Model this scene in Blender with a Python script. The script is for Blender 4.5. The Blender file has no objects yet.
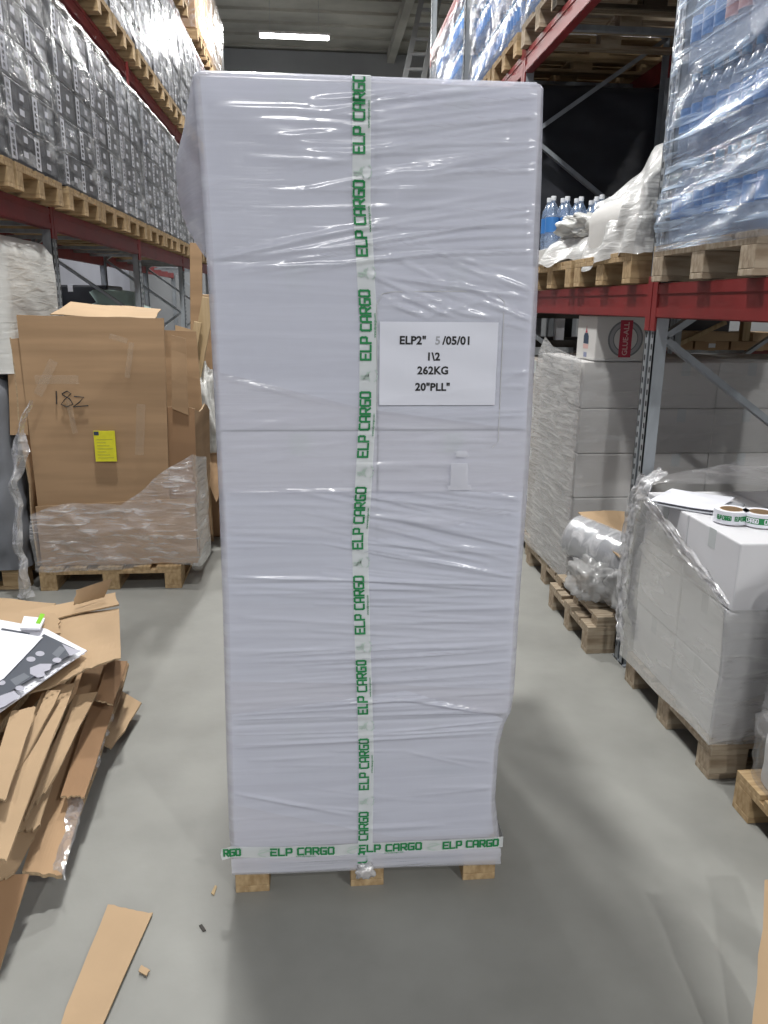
import bpy, bmesh, math, random
import numpy as np
from mathutils import Vector, Matrix, noise as mnoise
random.seed(7)
R = math.radians
sc = bpy.context.scene
col = sc.collection

# ---------------------------------------------------------------- camera
FPX, CAMH = 769.0, 1.70
PITCH, YAW, ROLL = R(15.1), R(5.17), R(0.6)
fw = Vector((math.sin(YAW)*math.cos(PITCH), math.cos(YAW)*math.cos(PITCH), -math.sin(PITCH)))
rt0 = Vector((math.cos(YAW), -math.sin(YAW), 0))
up0 = rt0.cross(fw)
rt = rt0*math.cos(ROLL) + up0*math.sin(ROLL)
up = up0*math.cos(ROLL) - rt0*math.sin(ROLL)
cam = bpy.data.objects.new('camera', bpy.data.cameras.new('camera'))
col.objects.link(cam)
cam.matrix_world = Matrix((
    (rt.x, up.x, -fw.x, 0), (rt.y, up.y, -fw.y, 0), (rt.z, up.z, -fw.z, CAMH), (0, 0, 0, 1)))
cam.data.sensor_fit = 'HORIZONTAL'
cam.data.sensor_width = 36
cam.data.lens = FPX/768*36
cam.data.clip_end = 200
sc.camera = cam
C0 = Vector((0, 0, CAMH))
def ray(px, py): return rt*((px-384)/FPX) - up*((py-512)/FPX) + fw
def on_z(px, py, z):
    d = ray(px, py); return C0 + d*((z-CAMH)/d.z)
def on_y(px, py, y):
    d = ray(px, py); return C0 + d*(y/d.y)
def on_x(px, py, x):
    d = ray(px, py); return C0 + d*(x/d.x)

# ---------------------------------------------------------------- light and exposure
sc.view_settings.view_transform = 'Standard'
sc.view_settings.look = 'None'
sc.view_settings.gamma = 1
sc.view_settings.use_curve_mapping = False
sc.view_settings.exposure = 0.0
try:
    sc.cycles.use_denoising = True
    sc.cycles.transparent_max_bounces = 24
    sc.cycles.max_bounces = 8
except Exception:
    pass
world = bpy.data.worlds.new('world'); sc.world = world
world.use_nodes = True
bg = world.node_tree.nodes['Background']
bg.inputs[0].default_value = (0.93, 0.96, 1.0, 1)
bg.inputs[1].default_value = 0.28
LAMPS = [  # x, y, z, watts, kind
    (-0.48, 3.25, 7.0, 345, 'bay'), (-0.60, 8.20, 7.0, 300, 'bay'), (-0.35, 13.1, 7.0, 330, 'bay'), (-0.33, 18.0, 7.0, 300, 'tube'),
    (4.4, -5.2, 7.0, 440, 'bay'), (-0.40, -6.5, 7.0, 500, 'bay'), (5.6, 6.0, 7.0, 220, 'bay'), (-4.2, 9.0, 7.0, 220, 'bay')]

# ---------------------------------------------------------------- materials
def mat(name, c, rough=.6, metal=0., var=.0, vscale=8., c2=None, stretch=None, spec=.4, bump=0., bscale=40., bstretch=None, alpha=1., emit=None, contrast=(.35, .65), trans=0.):
    m = bpy.data.materials.new(name); m.use_nodes = True
    nt = m.node_tree; b = nt.nodes['Principled BSDF']
    b.inputs['Base Color'].default_value = (*c, 1); b.inputs['Roughness'].default_value = rough
    b.inputs['Metallic'].default_value = metal
    b.inputs['Specular IOR Level'].default_value = spec
    b.inputs['Alpha'].default_value = alpha
    if trans: b.inputs['Transmission Weight'].default_value = trans
    if emit: b.inputs['Emission Color'].default_value = (*emit[0], 1); b.inputs['Emission Strength'].default_value = emit[1]
    if var or c2 or bump:
        tc = nt.nodes.new('ShaderNodeTexCoord')
    if var or c2:
        mp = nt.nodes.new('ShaderNodeMapping'); mp.inputs['Scale'].default_value = stretch or (1, 1, 1)
        nt.links.new(tc.outputs['Object'], mp.inputs[0])
        n = nt.nodes.new('ShaderNodeTexNoise'); n.inputs['Scale'].default_value = vscale; n.inputs['Detail'].default_value = 6
        nt.links.new(mp.outputs[0], n.inputs['Vector'])
        r = nt.nodes.new('ShaderNodeValToRGB')
        d = c2 or tuple(max(0, x*(1-var)) for x in c)
        r.color_ramp.elements[0].position, r.color_ramp.elements[1].position = contrast
        r.color_ramp.elements[0].color = (*d, 1); r.color_ramp.elements[1].color = (*c, 1)
        nt.links.new(n.outputs[0], r.inputs[0]); nt.links.new(r.outputs[0], b.inputs['Base Color'])
    if bump:
        mp2 = nt.nodes.new('ShaderNodeMapping'); mp2.inputs['Scale'].default_value = bstretch or (1, 1, 1)
        nt.links.new(tc.outputs['Object'], mp2.inputs[0])
        n2 = nt.nodes.new('ShaderNodeTexNoise'); n2.inputs['Scale'].default_value = bscale; n2.inputs['Detail'].default_value = 4
        nt.links.new(mp2.outputs[0], n2.inputs['Vector'])
        bp = nt.nodes.new('ShaderNodeBump'); bp.inputs['Strength'].default_value = bump; bp.inputs['Distance'].default_value = .01
        nt.links.new(n2.outputs[0], bp.inputs['Height']); nt.links.new(bp.outputs[0], b.inputs['Normal'])
    return m

def film(name, haze=.15, tint=(.9, .91, .93), streak=.35, scale=6., rot=(0, 0, 0), stretch=(1, 1, 9), rough=.16, bump=.5, gloss=.10, lo=.5, hi=.75, fres=.35, fine=0.):
    """clear stretch film: mostly see-through, a milky share, streaks of stretched folds and a glossy coat"""
    m = bpy.data.materials.new(name); m.use_nodes = True
    nt = m.node_tree; nt.nodes.clear(); N = nt.nodes.new; L = nt.links.new
    out = N('ShaderNodeOutputMaterial')
    tc = N('ShaderNodeTexCoord'); mp = N('ShaderNodeMapping')
    mp.inputs['Rotation'].default_value = rot; mp.inputs['Scale'].default_value = stretch
    L(tc.outputs['Object'], mp.inputs[0])
    n = N('ShaderNodeTexNoise'); n.inputs['Scale'].default_value = scale; n.inputs['Detail'].default_value = 5; n.inputs['Distortion'].default_value = .6
    L(mp.outputs[0], n.inputs['Vector'])
    rp = N('ShaderNodeValToRGB'); rp.color_ramp.elements[0].position = lo; rp.color_ramp.elements[1].position = hi
    L(n.outputs[0], rp.inputs[0])
    bp = N('ShaderNodeBump'); bp.inputs['Strength'].default_value = bump; bp.inputs['Distance'].default_value = .012
    L(n.outputs[0], bp.inputs['Height'])
    if fine:
        mf = N('ShaderNodeMapping'); mf.inputs['Rotation'].default_value = rot; mf.inputs['Scale'].default_value = (1.2, 1.2, 60)
        L(tc.outputs['Object'], mf.inputs[0])
        nf = N('ShaderNodeTexNoise'); nf.inputs['Scale'].default_value = 2.2; nf.inputs['Detail'].default_value = 3
        L(mf.outputs[0], nf.inputs['Vector'])
        nm = N('ShaderNodeTexNoise'); nm.inputs['Scale'].default_value = 3.0; nm.inputs['Detail'].default_value = 1
        L(tc.outputs['Object'], nm.inputs['Vector'])
        rm = N('ShaderNodeValToRGB'); rm.color_ramp.elements[0].position = .47; rm.color_ramp.elements[1].position = .66
        L(nm.outputs[0], rm.inputs[0])
        mu = N('ShaderNodeMath'); mu.operation = 'MULTIPLY'; L(rm.outputs[0], mu.inputs[0]); L(nf.outputs[0], mu.inputs[1])
        b2 = N('ShaderNodeBump'); b2.inputs['Strength'].default_value = fine; b2.inputs['Distance'].default_value = .012
        L(mu.outputs[0], b2.inputs['Height']); L(bp.outputs[0], b2.inputs['Normal']); bp = b2
    tr = N('ShaderNodeBsdfTransparent'); tr.inputs[0].default_value = (.97, .97, .98, 1)
    gl = N('ShaderNodeBsdfGlossy'); gl.inputs['Roughness'].default_value = rough; gl.inputs[0].default_value = (1, 1, 1, 1)
    L(bp.outputs[0], gl.inputs['Normal'])
    df = N('ShaderNodeBsdfDiffuse'); df.inputs[0].default_value = (*tint, 1)
    L(bp.outputs[0], df.inputs['Normal'])
    fr = N('ShaderNodeFresnel'); fr.inputs['IOR'].default_value = 1.45
    L(bp.outputs[0], fr.inputs['Normal'])
    ad = N('ShaderNodeMath'); ad.operation = 'ADD'; ad.use_clamp = True; ad.inputs[1].default_value = gloss
    fm = N('ShaderNodeMath'); fm.operation = 'MULTIPLY'; fm.inputs[1].default_value = fres
    L(fr.outputs[0], fm.inputs[0]); L(fm.outputs[0], ad.inputs[0])
    hz = N('ShaderNodeMath'); hz.operation = 'MULTIPLY_ADD'; hz.use_clamp = True; hz.inputs[1].default_value = streak; hz.inputs[2].default_value = haze
    L(rp.outputs[0], hz.inputs[0])
    m1 = N('ShaderNodeMixShader'); L(hz.outputs[0], m1.inputs[0]); L(tr.outputs[0], m1.inputs[1]); L(df.outputs[0], m1.inputs[2])
    m2 = N('ShaderNodeMixShader'); L(ad.outputs[0], m2.inputs[0]); L(m1.outputs[0], m2.inputs[1]); L(gl.outputs[0], m2.inputs[2])
    L(m2.outputs[0], out.inputs[0])
    return m

M = {}
M['concrete'] = mat('concrete', (.275, .275, .255), .55, var=.2, vscale=3.2, bump=.06, bscale=30, spec=.3, contrast=(.3, .7))
M['wall'] = mat('wall_paint', (.33, .34, .35), .9, var=.12, vscale=1.)
M['ceiling'] = mat('ceiling_sheet', (.48, .47, .42), .9, var=.35, vscale=.8)
M['pale_wall'] = mat('pale_panel', (.50, .51, .58), .85, var=.1, vscale=1.2)
M['red'] = mat('red_paint', (.215, .020, .021), .45, var=.25, vscale=5, spec=.4)
M['steel'] = mat('galvanised_steel', (.36, .39, .42), .42, .35, var=.25, vscale=14, stretch=(1, 1, .3))
M['slot'] = mat('slot_shadow', (.02, .022, .025), .8)
M['wood'] = mat('pallet_wood', (.47, .34, .19), .8, c2=(.30, .20, .10), vscale=9, stretch=(6, .6, 3))
M['wood_old'] = mat('worn_pallet_wood', (.42, .35, .26), .85, c2=(.24, .18, .12), vscale=9, stretch=(6, .6, 3))
M['carton'] = mat('brown_cardboard', (.42, .275, .158), .85, c2=(.345, .225, .128), vscale=2.2, stretch=(.4, .4, 5), contrast=(.4, .6))
M['carton_light'] = mat('tan_cardboard', (.45, .315, .19), .85, var=.12, vscale=3)
M['carton_dark'] = mat('dark_cardboard', (.31, .185, .10), .88, var=.15, vscale=3)
M['carton_edge'] = mat('cardboard_edge', (.46, .34, .21), .9, var=.35, vscale=60, stretch=(1, 1, 1))
M['white_carton'] = mat('white_cardboard', (.66, .655, .725), .6, var=.03, vscale=3, spec=.3)
M['stack_carton'] = mat('pale_cardboard', (.68, .68, .705), .65, var=.04, vscale=3)
M['rack_carton'] = mat('offwhite_cardboard', (.60, .59, .57), .7, var=.05, vscale=3)
M['grey_hole'] = mat('hand_hole', (.50, .53, .60), .8)
M['black_carton'] = mat('black_print', (.030, .031, .035), .4, var=.2, vscale=5)
M['label_white'] = mat('white_print', (.72, .73, .78), .5)
M['grey_print'] = mat('silver_print', (.30, .31, .33), .45, c2=(.16, .17, .18), vscale=18)
M['dim_print'] = mat('charcoal_print', (.13, .13, .14), .4, c2=(.05, .05, .055), vscale=14)
M['bright_print'] = mat('bright_silver_print', (.46, .46, .48), .4, c2=(.16, .16, .17), vscale=11)
M['paper'] = mat('white_paper', (.80, .81, .87), .6)
M['sheet_paper'] = mat('label_paper', (.68, .695, .78), .55)
M['ink'] = mat('black_ink', (.02, .02, .022), .7)
M['ink_grey'] = mat('smudged_ink', (.36, .37, .40), .7)
M['green'] = mat('green_ink', (.012, .215, .065), .55)
M['green_pale'] = mat('faded_green_ink', (.42, .52, .47), .6)
M['tape'] = mat('white_tape', (.78, .82, .83), .28, spec=.4, alpha=.66)
M['yellow'] = mat('yellow_paper', (.72, .68, .03), .6, var=.08, vscale=30)
M['red_ink'] = mat('red_ink', (.40, .03, .06), .6)
M['navy'] = mat('navy_ink', (.03, .05, .09), .6)
M['pink_ink'] = mat('pale_red_ink', (.62, .40, .38), .6)
M['ring'] = mat('grey_ring_ink', (.17, .18, .19), .6)
M['poster_dark'] = mat('poster_charcoal', (.075, .085, .105), .5)
M['poster_grey'] = mat('poster_grey', (.40, .40, .46), .5)
M['poster_mid'] = mat('poster_midgrey', (.15, .165, .19), .5)
M['lime'] = mat('lime_print', (.22, .55, .03), .5)
M['lamp'] = mat('lamp_glow', (1, 1, 1), .5, emit=((1, 1, .97), 14))
M['lamp_body'] = mat('lamp_housing', (.7, .7, .7), .5)
M['blue_label'] = mat('bottle_label_blue', (.05, .20, .52), .4)
M['pink_label'] = mat('bottle_label_pink', (.55, .33, .34), .4)
M['cap_blue'] = mat('bottle_cap_blue', (.06, .28, .55), .4)
M['cap_white'] = mat('bottle_cap_white', (.75, .77, .8), .4)
M['pet'] = film('clear_bottle_plastic', haze=.22, tint=(.42, .60, .88), streak=.1, scale=10, stretch=(1, 1, 1), bump=.05, gloss=.12)
M['core'] = mat('roll_core', (.05, .045, .04), .8)
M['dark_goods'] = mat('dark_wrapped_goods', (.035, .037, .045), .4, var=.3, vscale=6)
M['grey_goods'] = mat('grey_wrapped_goods', (.19, .20, .22), .45, var=.25, vscale=4)
M['plank'] = mat('bare_plank', (.50, .38, .23), .8, c2=(.40, .29, .16), vscale=8, stretch=(4, 4, .4))
M['teal'] = mat('pale_teal_bag', (.42, .55, .50), .5, var=.1)

M['film_main'] = film('load_film', haze=.42, tint=(.745, .76, .85), streak=.14, scale=2.2, stretch=(.8, .8, 14), rot=(0, R(-7), 0), bump=.13, gloss=.015, rough=.17, lo=.4, hi=.8, fine=.27)
M['film_band'] = film('overlap_film', haze=.42, tint=(.80, .825, .935), streak=.12, scale=2.2, stretch=(.8, .8, 14), rot=(0, R(-7), 0), bump=.13, gloss=.01, rough=.18, lo=.4, hi=.8)
M['film_clear'] = film('clear_film', haze=.08, tint=(.82, .82, .83), streak=.22, scale=3, stretch=(1, 1, 6), rot=(R(12), 0, 0), bump=.3, gloss=.03)
M['film_shiny'] = film('shiny_film', haze=.035, tint=(.80, .81, .82), streak=.34, scale=5, stretch=(1.5, 1.5, 3), rot=(R(20), R(10), 0), bump=1., gloss=.035, rough=.24, lo=.53, hi=.75)
M['film_water'] = film('blue_water_film', haze=.17, tint=(.62, .76, .95), streak=.62, scale=4, stretch=(1, .8, 10), rot=(R(-12), 0, 0), bump=.9, gloss=.06, rough=.16, lo=.5, hi=.75)
M['film_milk'] = film('milky_film', haze=.66, tint=(.64, .64, .63), streak=.25, scale=5, stretch=(1, 1, 6), rot=(R(15), 0, 0), bump=.8, gloss=.06, rough=.2)
M['film_white'] = film('white_film', haze=.84, tint=(.70, .70, .67), streak=.16, scale=5, stretch=(1, 1, 7), rot=(R(8), 0, 0), bump=.35, gloss=.04, rough=.25)
M['film_stack'] = film('stack_film', haze=.48, tint=(.60, .60, .595), streak=.3, scale=4, stretch=(1, 1, 4), rot=(R(30), 0, 0), bump=.45, gloss=.04, rough=.2)
M['film_hood'] = film('hood_film', haze=.30, tint=(.70, .70, .69), streak=.34, scale=5, stretch=(1, 1, 9), rot=(R(14), 0, 0), bump=.6, gloss=.03, rough=.2, lo=.42, hi=.72)
M['film_rope'] = film('gathered_clear_film', haze=.34, tint=(.86, .86, .88), streak=.5, scale=9, stretch=(1, 1, 2), bump=1., gloss=.12, rough=.15)
M['film_drape'] = film('draped_clear_film', haze=.16, tint=(.84, .84, .86), streak=.5, scale=7, stretch=(1, 1, 5), rot=(R(35), 0, 0), bump=1., gloss=.08, rough=.14, lo=.5, hi=.75)
M['bin_tape'] = mat('clear_packing_tape', (.62, .52, .40), .15, alpha=.11, spec=.6)
M['clear_tape'] = mat('clear_carton_tape', (.80, .81, .88), .2, alpha=.35, spec=.6)
M['film_thin'] = film('thin_clear_film', haze=.16, tint=(.75, .73, .72), streak=.40, scale=4, stretch=(.6, .6, 9), rot=(0, R(25), 0), bump=.6, gloss=.02, rough=.2)

# ---------------------------------------------------------------- helpers
class MB:
    def __init__(s): s.v = []; s.f = []; s.m = []
    def add(s, vs, fs, mi=0):
        o = len(s.v); s.v += [tuple(p) for p in vs]
        s.f += [tuple(i+o for i in f) for f in fs]; s.m += [mi]*len(fs)
        return s
    def box(s, x0, x1, y0, y1, z0, z1, mi=0, mtx=None):
        vs = [Vector((x, y, z)) for z in (z0, z1) for y in (y0, y1) for x in (x0, x1)]
        if mtx: vs = [mtx @ v for v in vs]
        return s.add(vs, [(0, 2, 3, 1), (4, 5, 7, 6), (0, 1, 5, 4), (2, 6, 7, 3), (0, 4, 6, 2), (1, 3, 7, 5)], mi)
    def bar(s, a, b, w, t, upv=(0, 0, 1), mi=0):
        a, b = Vector(a), Vector(b); d = (b-a); L = d.length; d.normalize()
        u = Vector(upv); x = u.cross(d)
        if x.length < 1e-4: x = Vector((1, 0, 0)).cross(d)
        x.normalize(); y = d.cross(x)
        m = Matrix((( x.x, y.x, d.x, a.x), (x.y, y.y, d.y, a.y), (x.z, y.z, d.z, a.z), (0, 0, 0, 1)))
        return s.box(-w/2, w/2, -t/2, t/2, 0, L, mi, m)
    def tube(s, pts, r, n=8, mi=0, caps=True):
        pts = [Vector(p) for p in pts]; rs = r if isinstance(r, (list, tuple)) else [r]*len(pts)
        vs = []; fs = []
        for i, p in enumerate(pts):
            d = (pts[min(i+1, len(pts)-1)] - pts[max(i-1, 0)]).normalized()
            ref = Vector((0, 0, 1)) if abs(d.z) < .9 else Vector((1, 0, 0))
            x = d.cross(ref).normalized(); y = d.cross(x)
            for k in range(n):
                a = 2*math.pi*k/n; vs.append(p + x*math.cos(a)*rs[i] + y*math.sin(a)*rs[i])
        for i in range(len(pts)-1):
            for k in range(n):
                fs.append((i*n+k, i*n+(k+1) % n, (i+1)*n+(k+1) % n, (i+1)*n+k))
        if caps: fs += [tuple(range(n))[::-1], tuple((len(pts)-1)*n+k for k in range(n))]
        return s.add(vs, fs, mi)
    def lathe(s, prof, n=16, c=(0, 0, 0), mi=0):
        vs = []; fs = []
        for (r, z) in prof:
            for k in range(n):
                a = 2*math.pi*k/n; vs.append((c[0]+r*math.cos(a), c[1]+r*math.sin(a), c[2]+z))
        for i in range(len(prof)-1):
            for k in range(n): fs.append((i*n+k, i*n+(k+1) % n, (i+1)*n+(k+1) % n, (i+1)*n+k))
        return s.add(vs, fs, mi)
    def grid(s, P, mi=0, wrap=False):
        nr, nc = len(P), len(P[0]); vs = [p for row in P for p in row]; fs = []
        for i in range(nr-1):
            for j in range(nc if wrap else nc-1):
                k = (j+1) % nc; fs.append((i*nc+j, i*nc+k, (i+1)*nc+k, (i+1)*nc+j))
        return s.add(vs, fs, mi)
    def mesh(s, name, mats, bevel=0, smooth=False, recalc=True):
        me = bpy.data.meshes.new(name); me.from_pydata(s.v, [], s.f)
        for m in (mats if isinstance(mats, (list, tuple)) else [mats]): me.materials.append(m)
        me.polygons.foreach_set('material_index', s.m)
        if bevel or recalc:
            bm = bmesh.new(); bm.from_mesh(me)
            if bevel: bmesh.ops.bevel(bm, geom=list(bm.edges), offset=bevel, segments=2, affect='EDGES', profile=.5)
            bmesh.ops.recalc_face_normals(bm, faces=list(bm.faces))
            bm.to_mesh(me); bm.free()
        if smooth: me.polygons.foreach_set('use_smooth', [True]*len(me.polygons))
        me.update()
        return me
    def build(s, name, mats, parent=None, **k):
        return link(name, s.mesh(name, mats, **k), parent)
def link(name, data, parent=None, loc=None):
    o = bpy.data.objects.new(name, data); col.objects.link(o)
    if parent is not None: o.parent = parent
    if loc is not None: o.location = loc
    return o
def tag(o, label, cat, group=None, kind=None):
    if label: o['label'] = label
    if cat: o['category'] = cat
    if group: o['group'] = group
    if kind: o['kind'] = kind
    return o
def thing(name, label, cat, loc=(0, 0, 0), rz=0., group=None):
    o = bpy.data.objects.new(name, None); col.objects.link(o)
    o.location = loc; o.rotation_euler = (0, 0, rz)
    return tag(o, label, cat, group)
def struct(o): o['kind'] = 'structure'; return o
def copy_tree(o, parent=None):
    c = o.copy(); col.objects.link(c); c.parent = parent
    for ch in list(o.children): copy_tree(ch, c)
    return c
ORD = ['first', 'second', 'third', 'fourth', 'fifth', 'sixth', 'seventh', 'eighth', 'ninth', 'tenth', 'eleventh', 'twelfth']
def nz(x, y, z, s=0): return mnoise.noise(Vector((x+s*13.7, y-s*7.1, z+s*3.3)))

# ---- lettering
LET = {  # squarish strokes on a 1 x 1.25 cell
 'E': [[(1, 0), (0, 0), (0, 1.2), (1, 1.2)], [(0, .6), (.85, .6)]],
 'L': [[(0, 1.2), (0, 0), (1, 0)]],
 'P': [[(0, 0), (0, 1.2), (.85, 1.2), (1, 1.05), (1, .62), (.85, .47), (0, .47)]],
 'C': [[(1, 1.2), (.15, 1.2), (0, 1.05), (0, .15), (.15, 0), (1, 0)]],
 'A': [[(0, 0), (0, 1.0), (.2, 1.2), (.85, 1.2), (1, 1.05), (1, 0)], [(0, .45), (1, .45)]],
 'R': [[(0, 0), (0, 1.2), (.85, 1.2), (1, 1.05), (1, .65), (.85, .5), (0, .5)], [(.5, .5), (1, 0)]],
 'G': [[(1, 1.2), (.15, 1.2), (0, 1.05), (0, .15), (.15, 0), (1, 0), (1, .6), (.55, .6)]],
 'O': [[(.15, 0), (.85, 0), (1, .15), (1, 1.05), (.85, 1.2), (.15, 1.2), (0, 1.05), (0, .15), (.15, 0), (.5, 0)]],
}
LIFT = [0.]
def stroke_word(text, h, t, fn, mb, pitch=1.48, w=.665):
    """text as flat strokes; h letter height, t stroke width; fn(u, v) places a point; returns the length"""
    sx = h/1.2*w; u0 = 0
    for ch in text:
        if ch == ' ': u0 += sx*.75; continue
        for pl in LET[ch]:
            pl = [(u0+a*sx, b*h/1.2) for a, b in pl]
            for (a, b) in zip(pl, pl[1:]):
                d = Vector((b[0]-a[0], b[1]-a[1])); L = d.length
                if L < 1e-9: continue
                d /= L; n = Vector((-d.y, d.x))*t/2; e = d*t/2
                LIFT[0] = (LIFT[0]+4e-5) % 9e-4
                k = max(1, int(L/.005))
                P = [[], []]
                for i in range(k+1):
                    c = Vector(a)-e + (Vector(b)-Vector(a)+2*e)*i/k
                    P[0].append(fn(*(c+n))); P[1].append(fn(*(c-n)))
                mb.grid(P)
        u0 += sx*pitch
    return u0
def word_len(text, h, pitch=1.48, w=.665):
    sx = h/1.2*w
    return sum(sx*.75 if c == ' ' else sx*pitch for c in text) - sx*(pitch-1)
def font_text(text, size, fn, bold=.0, align='CENTER', spacing=1.0):
    """built-in font outlines turned to a flat mesh; fn(u, v) places each vertex"""
    cu = bpy.data.curves.new('t', 'FONT'); cu.body = text; cu.size = size; cu.align_x = align
    cu.offset = bold; cu.resolution_u = 3; cu.space_character = spacing
    o = bpy.data.objects.new('t', cu); col.objects.link(o)
    dg = bpy.context.evaluated_depsgraph_get(); dg.update()
    me = bpy.data.meshes.new_from_object(o.evaluated_get(dg))
    vs = [fn(v.co.x, v.co.y) for v in me.vertices]; fs = [tuple(p.vertices) for p in me.polygons]
    bpy.data.objects.remove(o); bpy.data.meshes.remove(me); bpy.data.curves.remove(cu)
    return vs, fs

# ---- film shell around a box-shaped load
def shell_mesh(name, m, sx, sy, z0, z1, r=.03, amp=.012, step=.035, seed=0, cap=True, lump=0., ridge=7., slant=.3, taper=0., hem=0.):
    mb = MB(); per = []
    hx, hy = sx/2, sy/2
    def seg(ax, ay, bx, by, nx, ny):
        n = max(2, int(math.hypot(bx-ax, by-ay)/step))
        for i in range(n): per.append((ax+(bx-ax)*i/n, ay+(by-ay)*i/n, nx, ny))
    def arc(cx, cy, a0):
        for i in range(4):
            a = a0 + math.pi/2*i/4; per.append((cx+r*math.cos(a), cy+r*math.sin(a), math.cos(a), math.sin(a)))
    seg(-hx+r, -hy, hx-r, -hy, 0, -1); arc(hx-r, -hy+r, -math.pi/2)
    seg(hx, -hy+r, hx, hy-r, 1, 0); arc(hx-r, hy-r, 0)
    seg(hx-r, hy, -hx+r, hy, 0, 1); arc(-hx+r, hy-r, math.pi/2)
    seg(-hx, hy-r, -hx, -hy+r, -1, 0); arc(-hx+r, -hy+r, math.pi)
    nrow = max(4, int((z1-z0)/step)); rows = []
    for i in range(nrow+1):
        z = z0+(z1-z0)*i/nrow; row = []
        k = 1 - taper*max(0, (z-z0)/(z1-z0))
        for (x, y, nx, ny) in per:
            s = x*(1-abs(nx)) + y*(1-abs(ny))
            zz = z
            if i == 0 and hem: zz += hem*nz(x*5, y*5, 1, seed)
            d = amp*(1-abs(nz(s*1.2+x*.7, y*.7, (z+slant*s)*ridge, seed)))**3 + lump*(.5+nz(x*2.2, y*2.2, z*2.6, seed+4))
            if i == nrow: d -= r*.5
            row.append((x*k+nx*d, y*k+ny*d, zz - (0 if i < nrow else 0)))
        rows.append(row)
    if cap:
        for q in (.93, .8, .55, .25, .02):
            rows.append([(x*q*(1-taper), y*q*(1-taper), z1 + r*.5 + amp*.6*nz(x*q*6, y*q*6, 0, seed) + lump*.8*nz(x*q*3, y*q*3, 5, seed)) for (x, y, nx, ny) in per])
    mb.grid(rows, wrap=True)
    return mb.mesh(name, m, smooth=True, recalc=False)

def blob_mesh(name, m, rx, ry, rz, amp, seed, freq=3., flat=.0, n=28):
    """crumpled soft bag: a noisy rounded body flattened where it rests"""
    mb = MB(); rows = []
    for i in range(n+1):
        th = math.pi*i/n; row = []
        for j in range(n*2):
            ph = math.pi*j/n
            d = Vector((math.sin(th)*math.cos(ph), math.sin(th)*math.sin(ph), -math.cos(th)))
            e = Vector((math.copysign(abs(d.x)**.7, d.x), math.copysign(abs(d.y)**.7, d.y), math.copysign(abs(d.z)**.75, d.z)))
            k = 1 + amp*nz(d.x*freq*.6, d.y*freq*.6, d.z*freq*.6, seed) + amp*.8*(1-abs(nz(d.x*freq, d.y*freq, d.z*freq*1.4, seed+3)))**4 - amp*.3
            row.append((e.x*rx*k, e.y*ry*k, max(-rz*.96, e.z*rz*k)+rz))
        rows.append(row)
    return mb.grid(rows, wrap=True).mesh(name, m, smooth=True, recalc=False)
# ---- pallets: local X = 0.8 face, local Y = 1.2 deep
def pallet_proto(m, w=.80, d=1.20, full=True, miss=()):
    root = bpy.data.objects.new('wooden_pallet', None); col.objects.link(root)
    xs = [-w/2+.05, 0, w/2-.05]; ys = [-d/2+.0725, 0, d/2-.0725]
    bm_ = MB().box(-.05, .05, -.0725, .0725, .022, .10).mesh('block', m, bevel=.003)
    for x in xs:
        for y in ys:
            link('block', bm_, root, (x, y, 0))
    bb = MB().box(-.05, .05, -d/2, d/2, 0, .022).mesh('base_board', m, bevel=.002)
    for x in xs: link('base_board', bb, root, (x, 0, 0))
    sb = MB().box(-w/2, w/2, -.0725, .0725, .10, .122).mesh('stringer_board', m, bevel=.002)
    for y in ys: link('stringer_board', sb, root, (0, y, 0))
    dx = [-w/2+.0725, -w/4+.02, 0, w/4-.02, w/2-.0725]
    d1 = MB().box(-.0725, .0725, -d/2, d/2, .122, .144).mesh('deck_board', m, bevel=.002)
    d2 = MB().box(-.05, .05, -d/2, d/2, .122, .144).mesh('deck_board', m, bevel=.002)
    for i, x in enumerate(dx): link('deck_board', d2 if i in (1, 3) else d1, root, (x, 0, 0))
    return root
PAL = None
def pallet(loc, rz, label, group=None, proto=None, z=0.):
    global PAL
    src = proto or PAL
    o = copy_tree(src); o.location = loc; o.rotation_euler = (0, 0, rz)
    return tag(o, label, 'pallet', group)
M['wood_shaded'] = mat('shaded_pallet_wood', (.075, .057, .038), .85, c2=(.04, .03, .02), vscale=9, stretch=(6, .6, 3))  # pallet wood with the shade of the upper shelf put into its colour
PAL_D = pallet_proto(M['wood_shaded']); PAL = pallet_proto(M['wood']); PAL_W = pallet_proto(M['wood_old'])
PAL_S = pallet_proto(M['wood'], .785, 1.2)
PAL_L = pallet_proto(M['wood'], .84, 1.1)

# ================================================================ SETTING
struct(MB().box(-7, 8, -9, 24, -.1, 0).build('floor', M['concrete']))
struct(MB().box(-7, 8, 21.5, 21.7, 0, 7.75).build('wall_back', M['wall']))
struct(MB().box(-4.95, -4.8, -9, 21.5, 0, 7.75).build('wall_left', M['pale_wall']))
struct(MB().box(7.2, 7.35, -9, 21.5, 0, 7.75).build('wall_right', M['wall']))
c = MB().box(-7, 8, -9, 24, 7.85, 8.0)
for i in range(38):
    y = -8.9+i*.82; c.box(-7, 8, y, y+.34, 7.79, 7.86)
struct(c.build('ceiling', M['ceiling']))
for i, y in enumerate((4.5, 10.5, 16.5)):
    struct(MB().box(-5, 7.5, y, y+.22, 7.45, 7.80).build(f'trim_{i+1}', M['ceiling']))
for i, x in enumerate((-2.6, 1.9)):
    struct(MB().box(x, x+.18, -9, 21.5, 7.55, 7.80).build(f'trim_{i+4}', M['ceiling']))

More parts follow.
